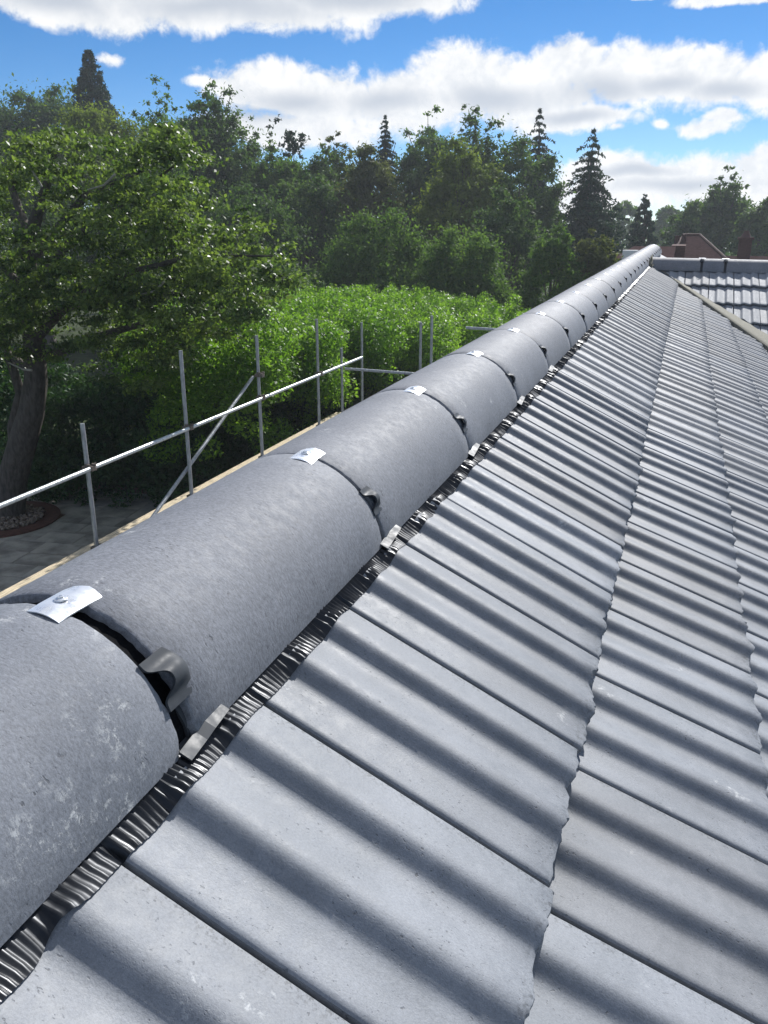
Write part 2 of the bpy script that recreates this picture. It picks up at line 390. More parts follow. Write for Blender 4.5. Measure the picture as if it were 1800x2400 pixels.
def cut_mesh(me, co, no, name):
    m2 = me.copy(); bm = bmesh.new(); bm.from_mesh(m2)
    r = bmesh.ops.bisect_plane(bm, geom=bm.verts[:]+bm.edges[:]+bm.faces[:], plane_co=co, plane_no=no, clear_outer=True)
    ed = [e for e in r['geom_cut'] if isinstance(e, bmesh.types.BMEdge)]
    try: bmesh.ops.edgeloop_fill(bm, edges=ed)
    except Exception: pass
    n = len(bm.verts); bm.to_mesh(m2); bm.free(); m2.name = name
    return m2 if n > 5 else None

house = tag(empty('tiled_house', (0, 9, 0)), 'house under new grey concrete roof tiles with a clipped half-round ridge in front', 'house')

rng = np.random.default_rng(3)
top_v = [tile_mesh('roof_tile', rng, 0.0, 0.436, chips=c) for c in (2, 1, 2, 0)]
low_v = [tile_mesh('roof_tile', rng, 0.034, 0.42, chips=c) for c in (1, 2, 1, 0, 2)]
far_top = [tile_mesh('roof_tile', rng, 0.0, 0.425, coarse=True) for _ in range(3)]
far_low = [tile_mesh('roof_tile', rng, 0.034, 0.42, coarse=True, chips=1) for _ in range(3)]
# cut line along the valley, in the main slope: y = VY0 - VK*(x - VX0)
VX0, VY0, VK = 0.224, 12.95, 2.76
cut_no = Vector((VK, 1.0, 0)).normalized()
def side(p): return (p[0]-VX0)*VK+(p[1]-VY0)
for row in range(0, 7):
    s = row*G
    first = (-6, -4, -3, 0, 6, 10, 14)[row]
    for k in range(first, 62):
        p = rp(s, T0+k*TW)
        corners = [rp(s+a, T0+(k+b)*TW) for a in (0, -0.42) for b in (0, 1)]
        sd_ = [side(c) for c in corners]
        if row > 0 and min(sd_) > 0: continue
        if row == 0 and p[1] > 12.9: continue
        near = k < 9
        if row == 0: me = (top_v if near else far_top)[rnd.randrange(4 if near else 3)]
        else: me = (low_v if near else far_low)[rnd.randrange(5 if near else 3)]
        jit = Matrix.Rotation(R(rnd.uniform(-0.25, 0.25)), 4, 'Z') @ Matrix.Rotation(R(rnd.uniform(-0.25, 0.25)), 4, 'X')
        off = rnd.uniform(-0.002, 0.002)
        mw = Matrix.Translation(Vector(rp(s+off, T0+k*TW, rnd.uniform(-0.0008, 0.0008)))) @ TM @ jit
        if max(sd_) > 0 and p[1] > 5:
            inv = mw.inverted()
            co = inv @ Vector((VX0, VY0, CAMZ)); no = (inv.to_3x3() @ cut_no).normalized()
            me = cut_mesh(me, co, no, 'roof_tile')
            if me is None: continue
        link('roof_tile', me, house, mw)

# the same tiling where the photograph does not look: low down on this slope and over the left slope
def tiling(strips, frame, mat):
    fs = np.array([0, 0.01, 0.05, 0.13, 0.248, 0.335, 0.37, 0.58, 0.64, 0.727, 0.76, 0.96, 0.976, 0.981])
    zf = prof(fs); V, Fc = [], []
    for (s0, s1, ya, yb, keep) in strips:
        ks = range(int(math.floor((ya-T0)/TW)), int(math.ceil((yb-T0)/TW)))
        cols = [(T0+(k+f)*TW, z) for k in ks for f, z in zip(fs, zf)]
        o = len(V)
        for (y, z) in cols: V += [frame(s0, y, z-0.019), frame(s0, y, z), frame(s1, y, z-0.034)]
        for i in range(len(cols)-1):
            if keep and not keep(s0, cols[i][0]): continue
            a = o+i*3; Fc += [(a+3, a+4, a+1, a), (a+4, a+5, a+2, a+1)]
    o = obj('roof_tiling', V, Fc, mat, house, True, 40); o['kind'] = 'stuff'
FIRST = (-6, -4, -3, 0, 6, 10, 14)
st_ = [(row*G, (row-1)*G-0.05, -3.0, T0+FIRST[row]*TW, None) for row in range(7)]
st_ += [(row*G, (row-1)*G-0.05, -3.0, 12.0, lambda s_, y: side(rp(s_, y)) < -0.3) for row in range(7, 17)]
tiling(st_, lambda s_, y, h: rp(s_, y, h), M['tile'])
BL = math.atan(0.565)
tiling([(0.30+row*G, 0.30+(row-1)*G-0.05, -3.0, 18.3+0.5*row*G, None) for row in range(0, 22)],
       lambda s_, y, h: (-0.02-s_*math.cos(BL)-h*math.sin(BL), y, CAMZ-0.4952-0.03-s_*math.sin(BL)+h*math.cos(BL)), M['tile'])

# felt under the tiles and plain slopes where the lens does not look
APZ = CAMZ-0.4952
def slab(name, pts, th, mat):
    n = len(pts); P = [tuple(p) for p in pts]+[(p[0], p[1], p[2]-th) for p in pts]
    f = [tuple(range(n)), tuple(reversed(range(n, 2*n)))]+[(i, i+n, (i+1) % n+n, (i+1) % n) for i in range(n)]
    obj(name, P, f, mat, house)
def mz(x): return APZ-(x)*SA/CA-0.062
slab('roof_underlay', [(0.02, -3, mz(0.02)), (6.0, -3, mz(6.0)), (6.0, 6.2, mz(6.0)), (0.02, 13.4, mz(0.02))], 0.05, M['deck'])
LT = 0.565
slab('roof_underlay', [(-0.02, 18.35, APZ-0.10), (-6.55, 22.0, APZ-0.10-6.55*LT), (-6.55, -3, APZ-0.10-6.55*LT), (-0.02, -3, APZ-0.10)], 0.05, M['deck'])
slab('roof_slope', [(0.02, 13.2, APZ-0.05), (0.9, 13.2, APZ-0.45), (0.9, 18.0, APZ-0.45), (0.02, 18.35, APZ-0.05)], 0.05, M['slope'])
slab('roof_slope', [(-6.55, 22.0, APZ-0.03-6.55*LT), (-0.02, 18.35, APZ-0.03), (5.5, 22.0, APZ-0.03-6.55*LT)], 0.05, M['slope'])
obj('wall', *join([box((-6.1, 9.2, 1.25), (0.3, 25, 2.4)), box((0, 21.4, 1.25), (12, 0.3, 2.4)), box((5.6, 1.0, 1.6), (0.3, 8, 3.2)), box((0, -2.9, 1.6), (11, 0.3, 3.2))]), M['render'], house)
obj('gutter', *tube([(-6.62, -3, 2.24), (-6.62, 22, 2.24)], 0.055, 10), M['gutter'], house)

# corrugated ventilation strip between ridge and top course
def vent_strip():
    P = 0.0115; y0, y1 = -0.9, 12.7
    V = []; ny = 0; sect = [(-0.515, 0.012, 1.0), (-0.475, 0.010, 1.0), (-0.452, 0.0095, 1.0), (-0.436, 0.006, 0.9), (-0.425, 0.0035, 0.8), (-0.417, 0.0022, 0.55)]
    r = np.random.default_rng(5)
    y = y0; ph = 0.0; ys = []
    amp_n = lambda q: 0.75+0.22*math.sin(q*3.1+1.3*math.sin(q*1.7))*math.sin(q*9.7)
    while y < y1:
        per = P*(1 if y < 7 else 2)
        for a in (0, 1, 2, 3, 4, 5): ys.append((y+per*a/6.0, (0, 0.15, 0.75, 1.0, 0.6, 0.1)[a], 1 if a in (1, 2, 3) else 0))
        y += per*r.uniform(0.8, 1.2)
    ns = len(sect)
    for (yy, w, top) in ys:
        f = ((yy-T0)/TW) % 1.0; hb = max(0.001, float(prof(np.array([f]))[0]))
        dip = 0.008*math.exp(-((yy-0.452)/0.020)**2)          # the torn, sagging bit near the lens
        am = 0.0050*amp_n(yy)
        for i, (s, h, k) in enumerate(sect):
            blend = (0, 0.05, 0.25, 0.7, 1.0, 1.0)[i]
            ext = (0, 0, 0, 0, 0.3, 1.0)[i]*(0.0015*math.sin(yy*21)+0.0008*math.sin(yy*67)-dip*0.9)
            V.append(rp(s+ext, yy+0.0012*math.sin(i+yy*40), h*(1-blend*0.6)+hb*blend+0.001+am*w*k))
    Fc = grid_faces(len(ys), ns)
    o = obj('ridge_vent_strip', V, Fc, M['vent'], house, True, 50)
vent_strip()

# ------------------------------------------------------------------ ridge tiles with their clips
RC = np.array([0.0, CAMZ-0.585]); RR, RTH = 0.18, 0.019
YU0, YUD = 0.7025, 0.674
def arc_pt(r, deg, y, c=RC): return (c[0]+r*math.cos(R(deg)), y, c[1]+r*math.sin(R(deg)))
def ridge_tile(y0, y1, mat, seed, c=RC, r0=RR, lo=7.5, hi=176, fine=True):
    rg = np.random.default_rng(seed)
    na = 57 if fine else 33
    an = np.linspace(lo, hi, na)
    e0 = rg.normal(0, 0.0009, na)+0.0012*np.cumsum(rg.normal(0, 0.35, na)); e1 = rg.normal(0, 0.0009, na)+0.0012*np.cumsum(rg.normal(0, 0.35, na))
    e1[:4] -= np.array([0.012, 0.006, 0.003, 0.001])*rg.uniform(0.3, 1)
    ylist = [0, 0.002, 0.006, 0.1, 0.35, 0.65, 0.9, 0.994, 0.998, 1.0]
    L = y1-y0; dr = [-0.006, -0.0018, 0, 0, 0, 0, 0, 0, -0.0018, -0.006]
    V = []
    for j, q in enumerate(ylist):
        yy = y0+q*L if 2 < j < 7 else (y0+(0, 0.0016, 0.005)[j] if j <= 2 else y1-(0.005, 0.0016, 0)[j-7])
        for i in range(na):
            e = e0[i] if j <= 2 else (e1[i] if j >= 7 else 0)
            wob = 0.0006*math.sin(i*0.31+seed)+0.0005*math.sin(j*1.1+seed*2)
            V.append(arc_pt(r0+dr[j]+wob, an[i], yy+e, c))
    nj = len(ylist)
    Fc = [(j*na+i, (j+1)*na+i, (j+1)*na+i+1, j*na+i+1) for j in range(nj-1) for i in range(na-1)]
    b = len(V)
    for q in (y0+0.001, y1-0.001):
        ee = e0 if q < (y0+y1)/2 else e1
        for i in range(na): V.append(arc_pt(r0-RTH, an[i], q+ee[i], c))
    for i in range(na-1):
        Fc.append((b+i, b+i+1, b+na+i+1, b+na+i))
        Fc.append((i, i+1, b+i+1, b+i)); m = (nj-1)*na
        Fc.append((m+i+1, m+i, b+na+i, b+na+i+1))
    Fc.append(tuple([j*na for j in reversed(range(nj))]+[b, b+na]))
    Fc.append(tuple([j*na+na-1 for j in range(nj)]+[b+2*na-1, b+na-1]))
    return obj('ridge_tile', V, Fc, mat, house, True, 40)
def shell(fn, us, vs, th):
    """thin curved plate: fn(u, v, h) -> point"""
    nu, nv = len(us), len(vs); V = [fn(u, v, 0.0) for u in us for v in vs]+[fn(u, v, -th) for u in us for v in vs]
    o = nu*nv; Fc = grid_faces(nu, nv)+[tuple(reversed(q)) for q in grid_faces(nu, nv, o)]
    rim = [i*nv for i in range(nu)]+[(nu-1)*nv+j for j in range(1, nv)]+[i*nv+nv-1 for i in reversed(range(nu-1))]+[j for j in reversed(range(1, nv-1))]
    for a, b in zip(rim, rim[1:]+rim[:1]): Fc.append((a, b, b+o, a+o))
    return V, Fc
def clip_plate(yu, skew, size=1.0, xoff=0.027):
    hl, hw = 0.038*size, 0.0215*size
    co, si = math.cos(skew), math.sin(skew)
    def fn(u, v, h):
        x = u*hw; y = v*hl
        if v > 0.9: y += 0.006*(0.35-abs(u-0.1))
        X = xoff+x*co-y*si; Y = yu+x*si+y*co
        z = math.sqrt(max(1e-6, RR*RR-X*X))+0.0042-0.0026*u*u+0.0012*(v > 0.9)*(1-abs(u))-0.0012*(abs(v) > 0.9)
        return (X, Y, RC[1]+z+h)
    a = shell(fn, [-1, -0.82, -0.78, -0.4, 0, 0.4, 0.8, 1], [-1, -0.92, -0.5, 0, 0.5, 0.92, 1], 0.0014)
    # washer and screw head
    cx = xoff-0.004; cz = RC[1]+math.sqrt(RR*RR-cx*cx)+0.0042
    V, Fc = [], []
    rings = [(0.0075, 0.0), (0.0075, 0.0016), (0.0058, 0.0026), (0.0040, 0.0027), (0.0038, 0.0042), (0.0022, 0.0046), (0.0016, 0.0030)]
    n = 14
    for r_, z_ in rings:
        for k in range(n): V.append((cx+r_*math.cos(6.2832*k/n), yu-0.004+r_*math.sin(6.2832*k/n), cz+z_))
    for i in range(len(rings)-1):
        for k in range(n): Fc.append((i*n+k, i*n+(k+1) % n, (i+1)*n+(k+1) % n, (i+1)*n+k))
    Fc.append(tuple((len(rings)-1)*n+k for k in range(n)))
    return a, (V, Fc)
def side_clip(yu, deg0, sgn=1):
    """saddle-shaped plastic clip: flange, hump, flange round the ridge, open ended along it"""
    sz = 1.0 if yu < 1.0 else 0.84
    W_ = 0.062*sz; n_ = 25; hl = 0.028*sz
    def fn(u, v, h):
        q = u/(n_-1); l = q*W_; a = deg0-sgn*(l-W_/2)/RR*57.3
        c = (q-0.5)/0.5; hump = math.exp(-(abs(c)/0.46)**3.4); fade = 1-max(0.0, min(1.0, (v-0.1)/0.9))**2
        ht = 0.0035+0.0110*sz*hump*fade+0.0015*max(0, abs(c)-0.75)
        y = yu+0.016+v*hl
        if v < 0: y += (-v)*(0.017*hump-0.004*abs(c))                    # the mouth is scooped back over the joint
        else: y -= v*(0.016*abs(c)**1.5+(0.010 if 0.62 < c*sgn < 0.8 else 0))
        return arc_pt(RR+ht+h, a, y)
    return shell(fn, list(range(n_)), [-1, -0.7, -0.35, 0, 0.2, 0.4, 0.6, 0.8, 0.9, 1], 0.0034)
def foot_bracket(yu):
    a = shell(lambda u, v, h: tuple(rp(-0.476+u*0.022, yu+v*0.046, 0.017+0.0015*math.sin(v*3)+h)), [-0.6, 0, 1], [-0.8, -0.3, 0.3, 0.85], 0.002)
    b = shell(lambda u, v, h: tuple(rp(-0.446+u*0.0085-0.004*v, yu+0.005+v*0.048, 0.0245+0.0035*(1 if v > 0.2 else (0 if v < -0.2 else (v+0.2)/0.4))+h)), [-1, 1], [-1, -0.2, 0.2, 1], 0.0022)
    c = shell(lambda u, v, h: tuple(rp(-0.462+u*0.006, yu-0.044+v*0.004, 0.019+h)), [-1, 1], [-1, 1], 0.007)
    return a, b, c
def union_strap(yu):
    def fn(u, v, h):
        a = 25-u*21
        return arc_pt(RR-0.012+0.005*math.sin(u*3.14)+h*1, a, yu+0.012+v*0.0055+0.004*u)
    return shell(fn, [0, 0.2, 0.4, 0.6, 0.8, 1.0, 1.15], [-1, 1], 0.004)
gaps = {0: 0.026, 1: 0.013, 2: 0.008}
NR = 27
for i in range(-1, NR):
    ya, yb = YU0+(i-1)*YUD, YU0+i*YUD
    ga, gb = gaps.get(i-1, 0.006), gaps.get(i, 0.006)
    if i == NR-1: yb = ya+0.45
    last = i == NR-1
    rt_ = ridge_tile(ya+ga/2, yb-gb/2, M['ridge_splashed' if i <= 0 else 'ridge'], i+5, fine=i < 8)
    # black union band under the joint
    def band(u, v, h): return arc_pt(RR-0.009+h, u, yb+v)
    if not last:
        V, Fc = shell(lambda u, v, h: arc_pt(RR-0.0115+0.0012*math.sin(u*2.1)*math.sin(u*0.77+i)+h, u, yb+v*0.03), list(np.linspace(6, 176, 60)), [-1, -0.3, 0, 0.3, 1], 0.004)
        obj('union_seal', V, Fc, M['seal'], rt_, True, 40)
        pl, sc = clip_plate(yb+0.005, R(rnd.uniform(-5, 3)) if i else R(-2), 1.0 if i < 3 else 0.95)
        obj('ridge_clip', *join([pl, sc]), M['clip'], rt_, True, 30)
        obj('side_clip', *side_clip(yb, 34.5), M['plastic'], rt_, True, 45)
        obj('side_clip', *side_clip(yb, 180-34.5, -1), M['plastic'], rt_, True, 45)
        if i < 5:
            obj('foot_bracket', *join(foot_bracket(yb+0.02)), M['bracket'], rt_, False)
            obj('union_strap', *union_strap(yb), M['plastic'], rt_, True, 40)
YEND = YU0+(NR-2)*YUD+0.45
capv = [arc_pt(RR*0.985, a, YEND-0.01) for a in np.linspace(4, 176, 24)]
obj('ridge_end_cap', capv+[(x, y+0.02, z) for x, y, z in capv], [tuple(range(24)), tuple(reversed(range(24, 48)))]+[(i, i+24, (i+1) % 24+24, (i+1) % 24) for i in range(24)], M['mortar'], house)

# ------------------------------------------------------------------ the wing: cross ridge, slope facing the lens, mortar valley
WT = 0.39; WA = math.atan(WT)
def wz(y): return CAMZ-0.614+(y-12.45)*WT
def vline(l): return np.array([0.25+l, 12.45-1.22*l, CAMZ-0.614-0.476*l])
wx0 = 0.65+0.307; wg = 0.47
WM_ = Matrix(((1, 0, 0, 0), (0, math.cos(WA), -math.sin(WA), 0), (0, math.sin(WA), math.cos(WA), 0), (0, 0, 0, 1)))
wl = wg/math.cos(WA)
wing_v = [tile_mesh('wing_tile', rng, 0.036, wl+0.08, wl, coarse=False, chips=1) for _ in range(3)]
for me in wing_v:
    for v in me.vertices: v.co.z += 0.0
vn = Vector((-1.22, -1.0, 0)).normalized()
for r_ in range(0, 9):
    yb = 12.017-r_*wg
    for k in range(-4, 9):
        x = wx0+k*TW
        # distance past the valley line in plan (positive = wing side)
        def sdv(X, Y): return (X-0.25)*1.22+(Y-12.45)
        cs = [sdv(X, Y) for X in (x, x+TW) for Y in (yb, yb+wg)]
        if max(cs) < 0.02: continue
        if r_ > 3 and k > 6: pass
        mw = Matrix.Translation(Vector((x+rnd.uniform(-.002, .002), yb, wz(yb)+0.012+rnd.uniform(-.001, .001)))) @ WM_ @ Matrix.Rotation(R(rnd.uniform(-.3, .3)), 4, 'Z')
        me = wing_v[rnd.randrange(3)]
        if min(cs) < 0.06:
            inv = mw.inverted(); me = cut_mesh(me, inv @ Vector((0.25+0.05, 12.45, CAMZ)), (inv.to_3x3() @ vn).normalized(), 'wing_tile')
            if me is None: continue
        link('roof_tile', me, house, mw)
slab('roof_underlay', [(0.25, 12.45, wz(12.45)-0.05), (3.8, 8.12, wz(8.12)-0.05), (7.5, 8.12, wz(8.12)-0.05), (7.5, 12.62, wz(12.62)-0.05), (0.25, 12.62, wz(12.62)-0.05)], 0.04, M['deck'])
slab('roof_slope', [(0.3, 12.6, wz(12.6)-0.05), (7.5, 12.6, wz(12.6)-0.05), (7.5, 17, wz(12.6)-2.2), (0.3, 17, wz(12.6)-2.2)], 0.04, M['slope'])
# valley mortar: lies on the main slope between the cut tiles and the wing's tiles
V = []
ll = np.linspace(-0.05, 3.2, 66)
for q, l in enumerate(ll):
    a = vline(l)+np.array([0.045, 0.02, 0.014+0.004*math.sin(q*1.9)])
    xm = VX0+(l+0.03)*0.92; ym = VY0-VK*(xm-VX0)
    xm = max(xm, 0.15)
    b = np.array([xm, ym, mz(xm)+0.062+0.026])
    # stay below a straight strip of mortar
    b2 = a*0.42+b*0.58
    V += [tuple(a), tuple(a*0.7+b*0.3+np.array([0, 0, 0.012+0.004*math.sin(q*2.7)])), tuple(b2+np.array([0, 0, 0.004])), tuple(b), tuple(b+np.array([0, 0, -0.05]))]
obj('valley_mortar', V, grid_faces(len(ll), 5), M['mortar'], house, True)
# cross ridge along +X, split at its unions
WRC = np.array([12.6, CAMZ-0.625]); WRR = 0.172
def warc(r, deg, x): return (x, WRC[0]-r*math.cos(R(deg)), WRC[1]+r*math.sin(R(deg))-0.012*(x-0.2))
ux = [0.20, 0.845, 1.14, 1.82, 2.5, 3.2, 3.9, 4.6, 5.3, 6.0, 6.7]
for i in range(len(ux)-1):
    us = list(np.linspace(4, 176, 33)); xa, xb = ux[i]+(0.008 if i else 0), ux[i+1]-0.008
    V, Fc = shell(lambda u, v, h: warc(WRR+h, u, xa+(xb-xa)*v), us, [0, 0.02, 0.5, 0.98, 1], 0.018)
    rt_ = obj('ridge_tile', V, Fc, M['ridge'], house, True, 40)
    if i < len(ux)-2:
        xu = ux[i+1]
        V, Fc = shell(lambda u, v, h: warc(WRR-0.008+h, u, xu+v*0.03), us, [-1, 1], 0.004); obj('union_seal', V, Fc, M['seal'], rt_, True)
        V, Fc = shell(lambda u, v, h: warc(WRR+0.006+h, 88+u*7, xu+v*0.045), [-1, 0, 1], [-1, 0, 1], 0.003); obj('ridge_clip', V, Fc, M['clip'], rt_)
        V, Fc = shell(lambda u, v, h: warc(WRR+0.004+0.018*(1-v*v)+h, 55+u*9, xu+v*0.028), [-1, 0, 1], [-1, -0.5, 0, 0.5, 1], 0.003); obj('side_clip', V, Fc, M['plastic'], rt_)
        V, Fc = shell(lambda u, v, h: warc(WRR+0.003+h, 26+u*22, xu+v*0.016), [-1, -0.5, 0, 0.5, 1], [-1, 1], 0.004); obj('union_strap', V, Fc, M['gutter'], rt_)
# blob of mortar where the ridges meet
V = []; rg = np.random.default_rng(12)
for j in range(9):
    th = j/8*math.pi*0.5
    for i in range(14):
        ph = 2*math.pi*i/14; q = 1+0.16*rg.normal()
        V.append((0.19+0.045*math.cos(ph)*math.cos(th)*q, 12.53+0.20*math.sin(ph)*math.cos(th)*q, CAMZ-0.70+0.235*math.sin(th)*q))
obj('ridge_mortar', V, [(j*14+i, j*14+(i+1) % 14, (j+1)*14+(i+1) % 14, (j+1)*14+i) for j in range(8) for i in range(14)], M['mortar'], house, True)

# ------------------------------------------------------------------ scaffold along the left eaves
scaf = tag(empty('scaffold', (-6.15, 12, 0)), 'galvanised tube scaffold with a guard rail and timber toe boards along the left eaves', 'scaffold')
SX = -6.15; TR = 0.029
posts = [((186, 995), (205, 1097)), ((421, 822), (437, 1003)), ((602, 786), (608, 931)), ((741, 748), (745, 876)), ((848, 755), (848, 840))]
zr = CAMZ-2.901
rail_off = 0.058
py_ = []
for (a, b) in posts:
    P = onX(*b, SX); T_ = onX(*a, SX); py_.append(P[1])
    obj('standard', *tube([(SX, P[1], 0.02), (SX, P[1], T_[2])], TR, 12), M['steel'], scaf, True, 40)
P = onX(805, 816, SX); obj('standard', *tube([(SX-0.05, P[1], 0.02), (SX-0.05, P[1], P[2])], TR, 10), M['steel'], scaf, True, 40)
yc = P[1]
P0 = onX(-160, 1245, SX)
obj('standard', *tube([(SX, py_[0]-2.2, 0.02), (SX, py_[0]-2.2, zr+0.35)], TR, 10), M['steel'], scaf, True, 40)
obj('guard_rail', *tube([(SX+rail_off, py_[0]-3.0, zr), (SX+rail_off, py_[4]-0.15, zr)], TR, 14), M['steel_bright'], scaf, True, 40)
a = onX(600, 884, SX); b = onX(400, 1165, SX)
dd_ = (b-a); b2 = b+dd_*0.9
obj('brace', *tube([a+np.array([-0.06, 0, 0]), b2+np.array([-0.06, 0, 0])], TR*0.95, 10), M['steel'], scaf, True, 40)
def coupler(y, z, x=SX):
    return join([box((x+0.030, y, z), (0.125, 0.075, 0.060)), box((x+0.062, y+0.052, z+0.012), (0.05, 0.045, 0.075), 0.3), box((x+0.03, y-0.03, z+0.042), (0.06, 0.03, 0.03)), tube([(x+0.07, y+0.075, z-0.045), (x+0.07, y+0.075, z+0.06)], 0.010, 6), box((x-0.012, y, z), (0.07, 0.09, 0.05))])
for y in py_[:4]: obj('coupler', *coupler(y, zr), M['coupler'], scaf)
obj('coupler', *coupler(py_[2], a[2]+0.02), M['coupler'], scaf)
# return lift beyond the end of the house
A1 = onX(809, 864, SX-0.02); A2 = onY(974, 876, 17.6)
obj('guard_rail', *tube([A1, A1+(A2-A1)*1.6], TR, 10), M['steel'], scaf, True, 40)
for top_, low_ in (((986, 755), (982, 869)), ((1012, 740), (1010, 850))):
    T_ = onY(*top_, 17.6); obj('standard', *tube([(T_[0], 17.6, 0.02), T_], TR, 10), M['steel'], scaf, True, 40)
A1 = onY(1092, 768, 17.6); A2 = onY(1172, 773, 17.6)
obj('guard_rail', *tube([A1, A1+(A2-A1)*2.5], TR, 10), M['steel'], scaf, True, 40)
# toe boards between the standards, then the boards of the deck
zt = CAMZ-3.975
ys_ = [py_[0]-3.2, py_[0]+0.02, py_[1]+0.02, py_[2]+0.02, py_[3]+0.02]
rg = np.random.default_rng(8)
for i in range(4):
    L = ys_[i+1]-ys_[i]-0.03; n = 22; V = []
    for j in range(n):
        y = ys_[i]+L*j/(n-1); w = 0.008*math.sin(j*0.9+i)+0.004*rg.normal()
        for x, z in ((-0.02, -0.2), (0.022, -0.2), (0.024, 0.0), (0.010+w*0.5, 0.012), (-0.02, 0.006)):
            V.append((SX+0.09+x, y, zt+z+w*(1 if z > -0.1 else 0)))
    Fc = [(j*5+k, j*5+(k+1) % 5, (j+1)*5+(k+1) % 5, (j+1)*5+k) for j in range(n-1) for k in range(5)]+[(0, 4, 3, 2, 1), tuple((n-1)*5+k for k in range(5))]
    obj('toe_board', V, Fc, M['wood'], scaf)
    obj('coupler', *join([box((SX+0.05, ys_[i+1]-0.01, zt+0.0), (0.16, 0.07, 0.075)), box((SX+0.0, ys_[i+1]-0.01, zt+0.012), (0.09, 0.16, 0.04))]), M['coupler'], scaf)
for q in range(2):
    obj('deck_board', *box((SX-0.2-0.235*q, 10, zt-0.23), (0.225, 16, 0.038)), M['wood'], scaf)

# ------------------------------------------------------------------ ground, patio, bed
g = obj('ground', [(-210, -120, 0), (210, -120, 0), (210, 210, 0), (-210, 210, 0)], [(0, 1, 2, 3)], M['ground'], None, centre=False)
tag(g, kind='structure')
pat = obj('patio', *box((-11.6, 13.2, -0.02), (8.5, 9.0, 0.048), 0.12), M['edging']); tag(pat, kind='structure')
bedc = onZ(2, 1222, 0.0); BR = 1.3
slab_me = {}
for (w, h) in ((0.9, 0.6), (0.6, 0.6)):
    V, Fc = box((0, 0, 0), (w-0.012, h-0.012, 0.03)); slab_me[w] = mesh('paving_slab', V, Fc, M['slab'])
for r_ in range(15):
    x = -4.2+(0.3 if r_ % 2 else 0); y = -4.4+r_*0.6
    while x < 4.1:
        w = 0.9 if rnd.random() < 0.55 else 0.6
        cx, cy = x+w/2, y+0.3
        X = -11.6+cx*math.cos(0.12)-cy*math.sin(0.12); Y = 13.2+cx*math.sin(0.12)+cy*math.cos(0.12)
        x += w
        if math.hypot(X-bedc[0], Y-bedc[1]) < BR-0.25 or Y > 17.2 or Y < 9.0: continue
        link('paving_slab', slab_me[w], pat, Matrix.Translation((X, Y, 0.024+rnd.uniform(-0.003, 0.003))) @ Matrix.Rotation(0.12+R(rnd.uniform(-.4, .4)), 4, 'Z'))
V, Fc = [], []
n = 48
for k in range(n):
    an = 6.28319*k/n
    for r_, z in ((BR, 0.0), (BR, 0.075), (BR-0.28, 0.10), (BR-0.34, 0.06)): V.append((bedc[0]+r_*math.cos(an), bedc[1]+r_*math.sin(an), z))
for k in range(n):
    for j in range(3): Fc.append((k*4+j, ((k+1) % n)*4+j, ((k+1) % n)*4+j+1, k*4+j+1))
V += [(bedc[0], bedc[1], 0.09)]
Fc += [(k*4+3, ((k+1) % n)*4+3, len(V)-1) for k in range(n)]
bed = obj('tree_bed', V, Fc, M['edging'], None, True, 40); tag(bed, kind='structure')
parts = []
rg = np.random.default_rng(4)
ico = bmesh.new(); bmesh.ops.create_icosphere(ico, subdivisions=1, radius=1.0)
iv = np.array([v.co[:] for v in ico.verts]); ifc = [tuple(v.index for v in f.verts) for f in ico.faces]; ico.free()
for _ in range(650):
    r_ = (BR-0.36)*math.sqrt(rg.uniform(0.02, 1)); an = rg.uniform(0, 6.283); q = rg.uniform(0.025, 0.055)
    parts.append((iv*np.array([q*rg.uniform(.8, 1.4), q*rg.uniform(.8, 1.4), q*0.7])+np.array([bedc[0]+r_*math.cos(an), bedc[1]+r_*math.sin(an), 0.09+rg.uniform(0, 0.04)]), ifc))
pb = obj('pebbles', *join(parts), M['pebble'], bed, True); tag(pb, kind='stuff')

# ------------------------------------------------------------------ foliage
def leaf_mesh(name, C, d, n, L, Wd, tone, mat):
    """N diamond leaves: centre, pointing direction, normal, length, width"""
    C, d, n = (np.asarray(x, np.float32) for x in (C, d, n)); N_ = len(C)
    d = d/np.linalg.norm(d, axis=1, keepdims=True)
    b = np.cross(n, d); b /= np.linalg.norm(b, axis=1, keepdims=True)+1e-9
    u = np.cross(d, b)
    L = np.asarray(L, np.float32)[:, None]; Wd = np.asarray(Wd, np.float32)[:, None]
    V = np.stack([C-d*L*0.5, C+b*Wd*0.5+u*Wd*0.12, C+d*L*0.5, C-b*Wd*0.5+u*Wd*0.12], 1).reshape(-1, 3)
    me = bpy.data.meshes.new(name)
    me.vertices.add(N_*4); me.vertices.foreach_set('co', V.ravel())
    me.loops.add(N_*4); me.loops.foreach_set('vertex_index', np.arange(N_*4, dtype=np.int32))
    me.polygons.add(N_); me.polygons.foreach_set('loop_start', np.arange(0, N_*4, 4, dtype=np.int32))
    me.polygons.foreach_set('loop_total', np.full(N_, 4, np.int32))
    at = me.attributes.new('tone', 'FLOAT', 'FACE'); at.data.foreach_set('value', np.asarray(tone, np.float32))
    me.materials.append(mat); me.update(); me.validate()
    return me
def unit(r, n):
    v = r.normal(size=(n, 3)); return v/np.linalg.norm(v, axis=1, keepdims=True)
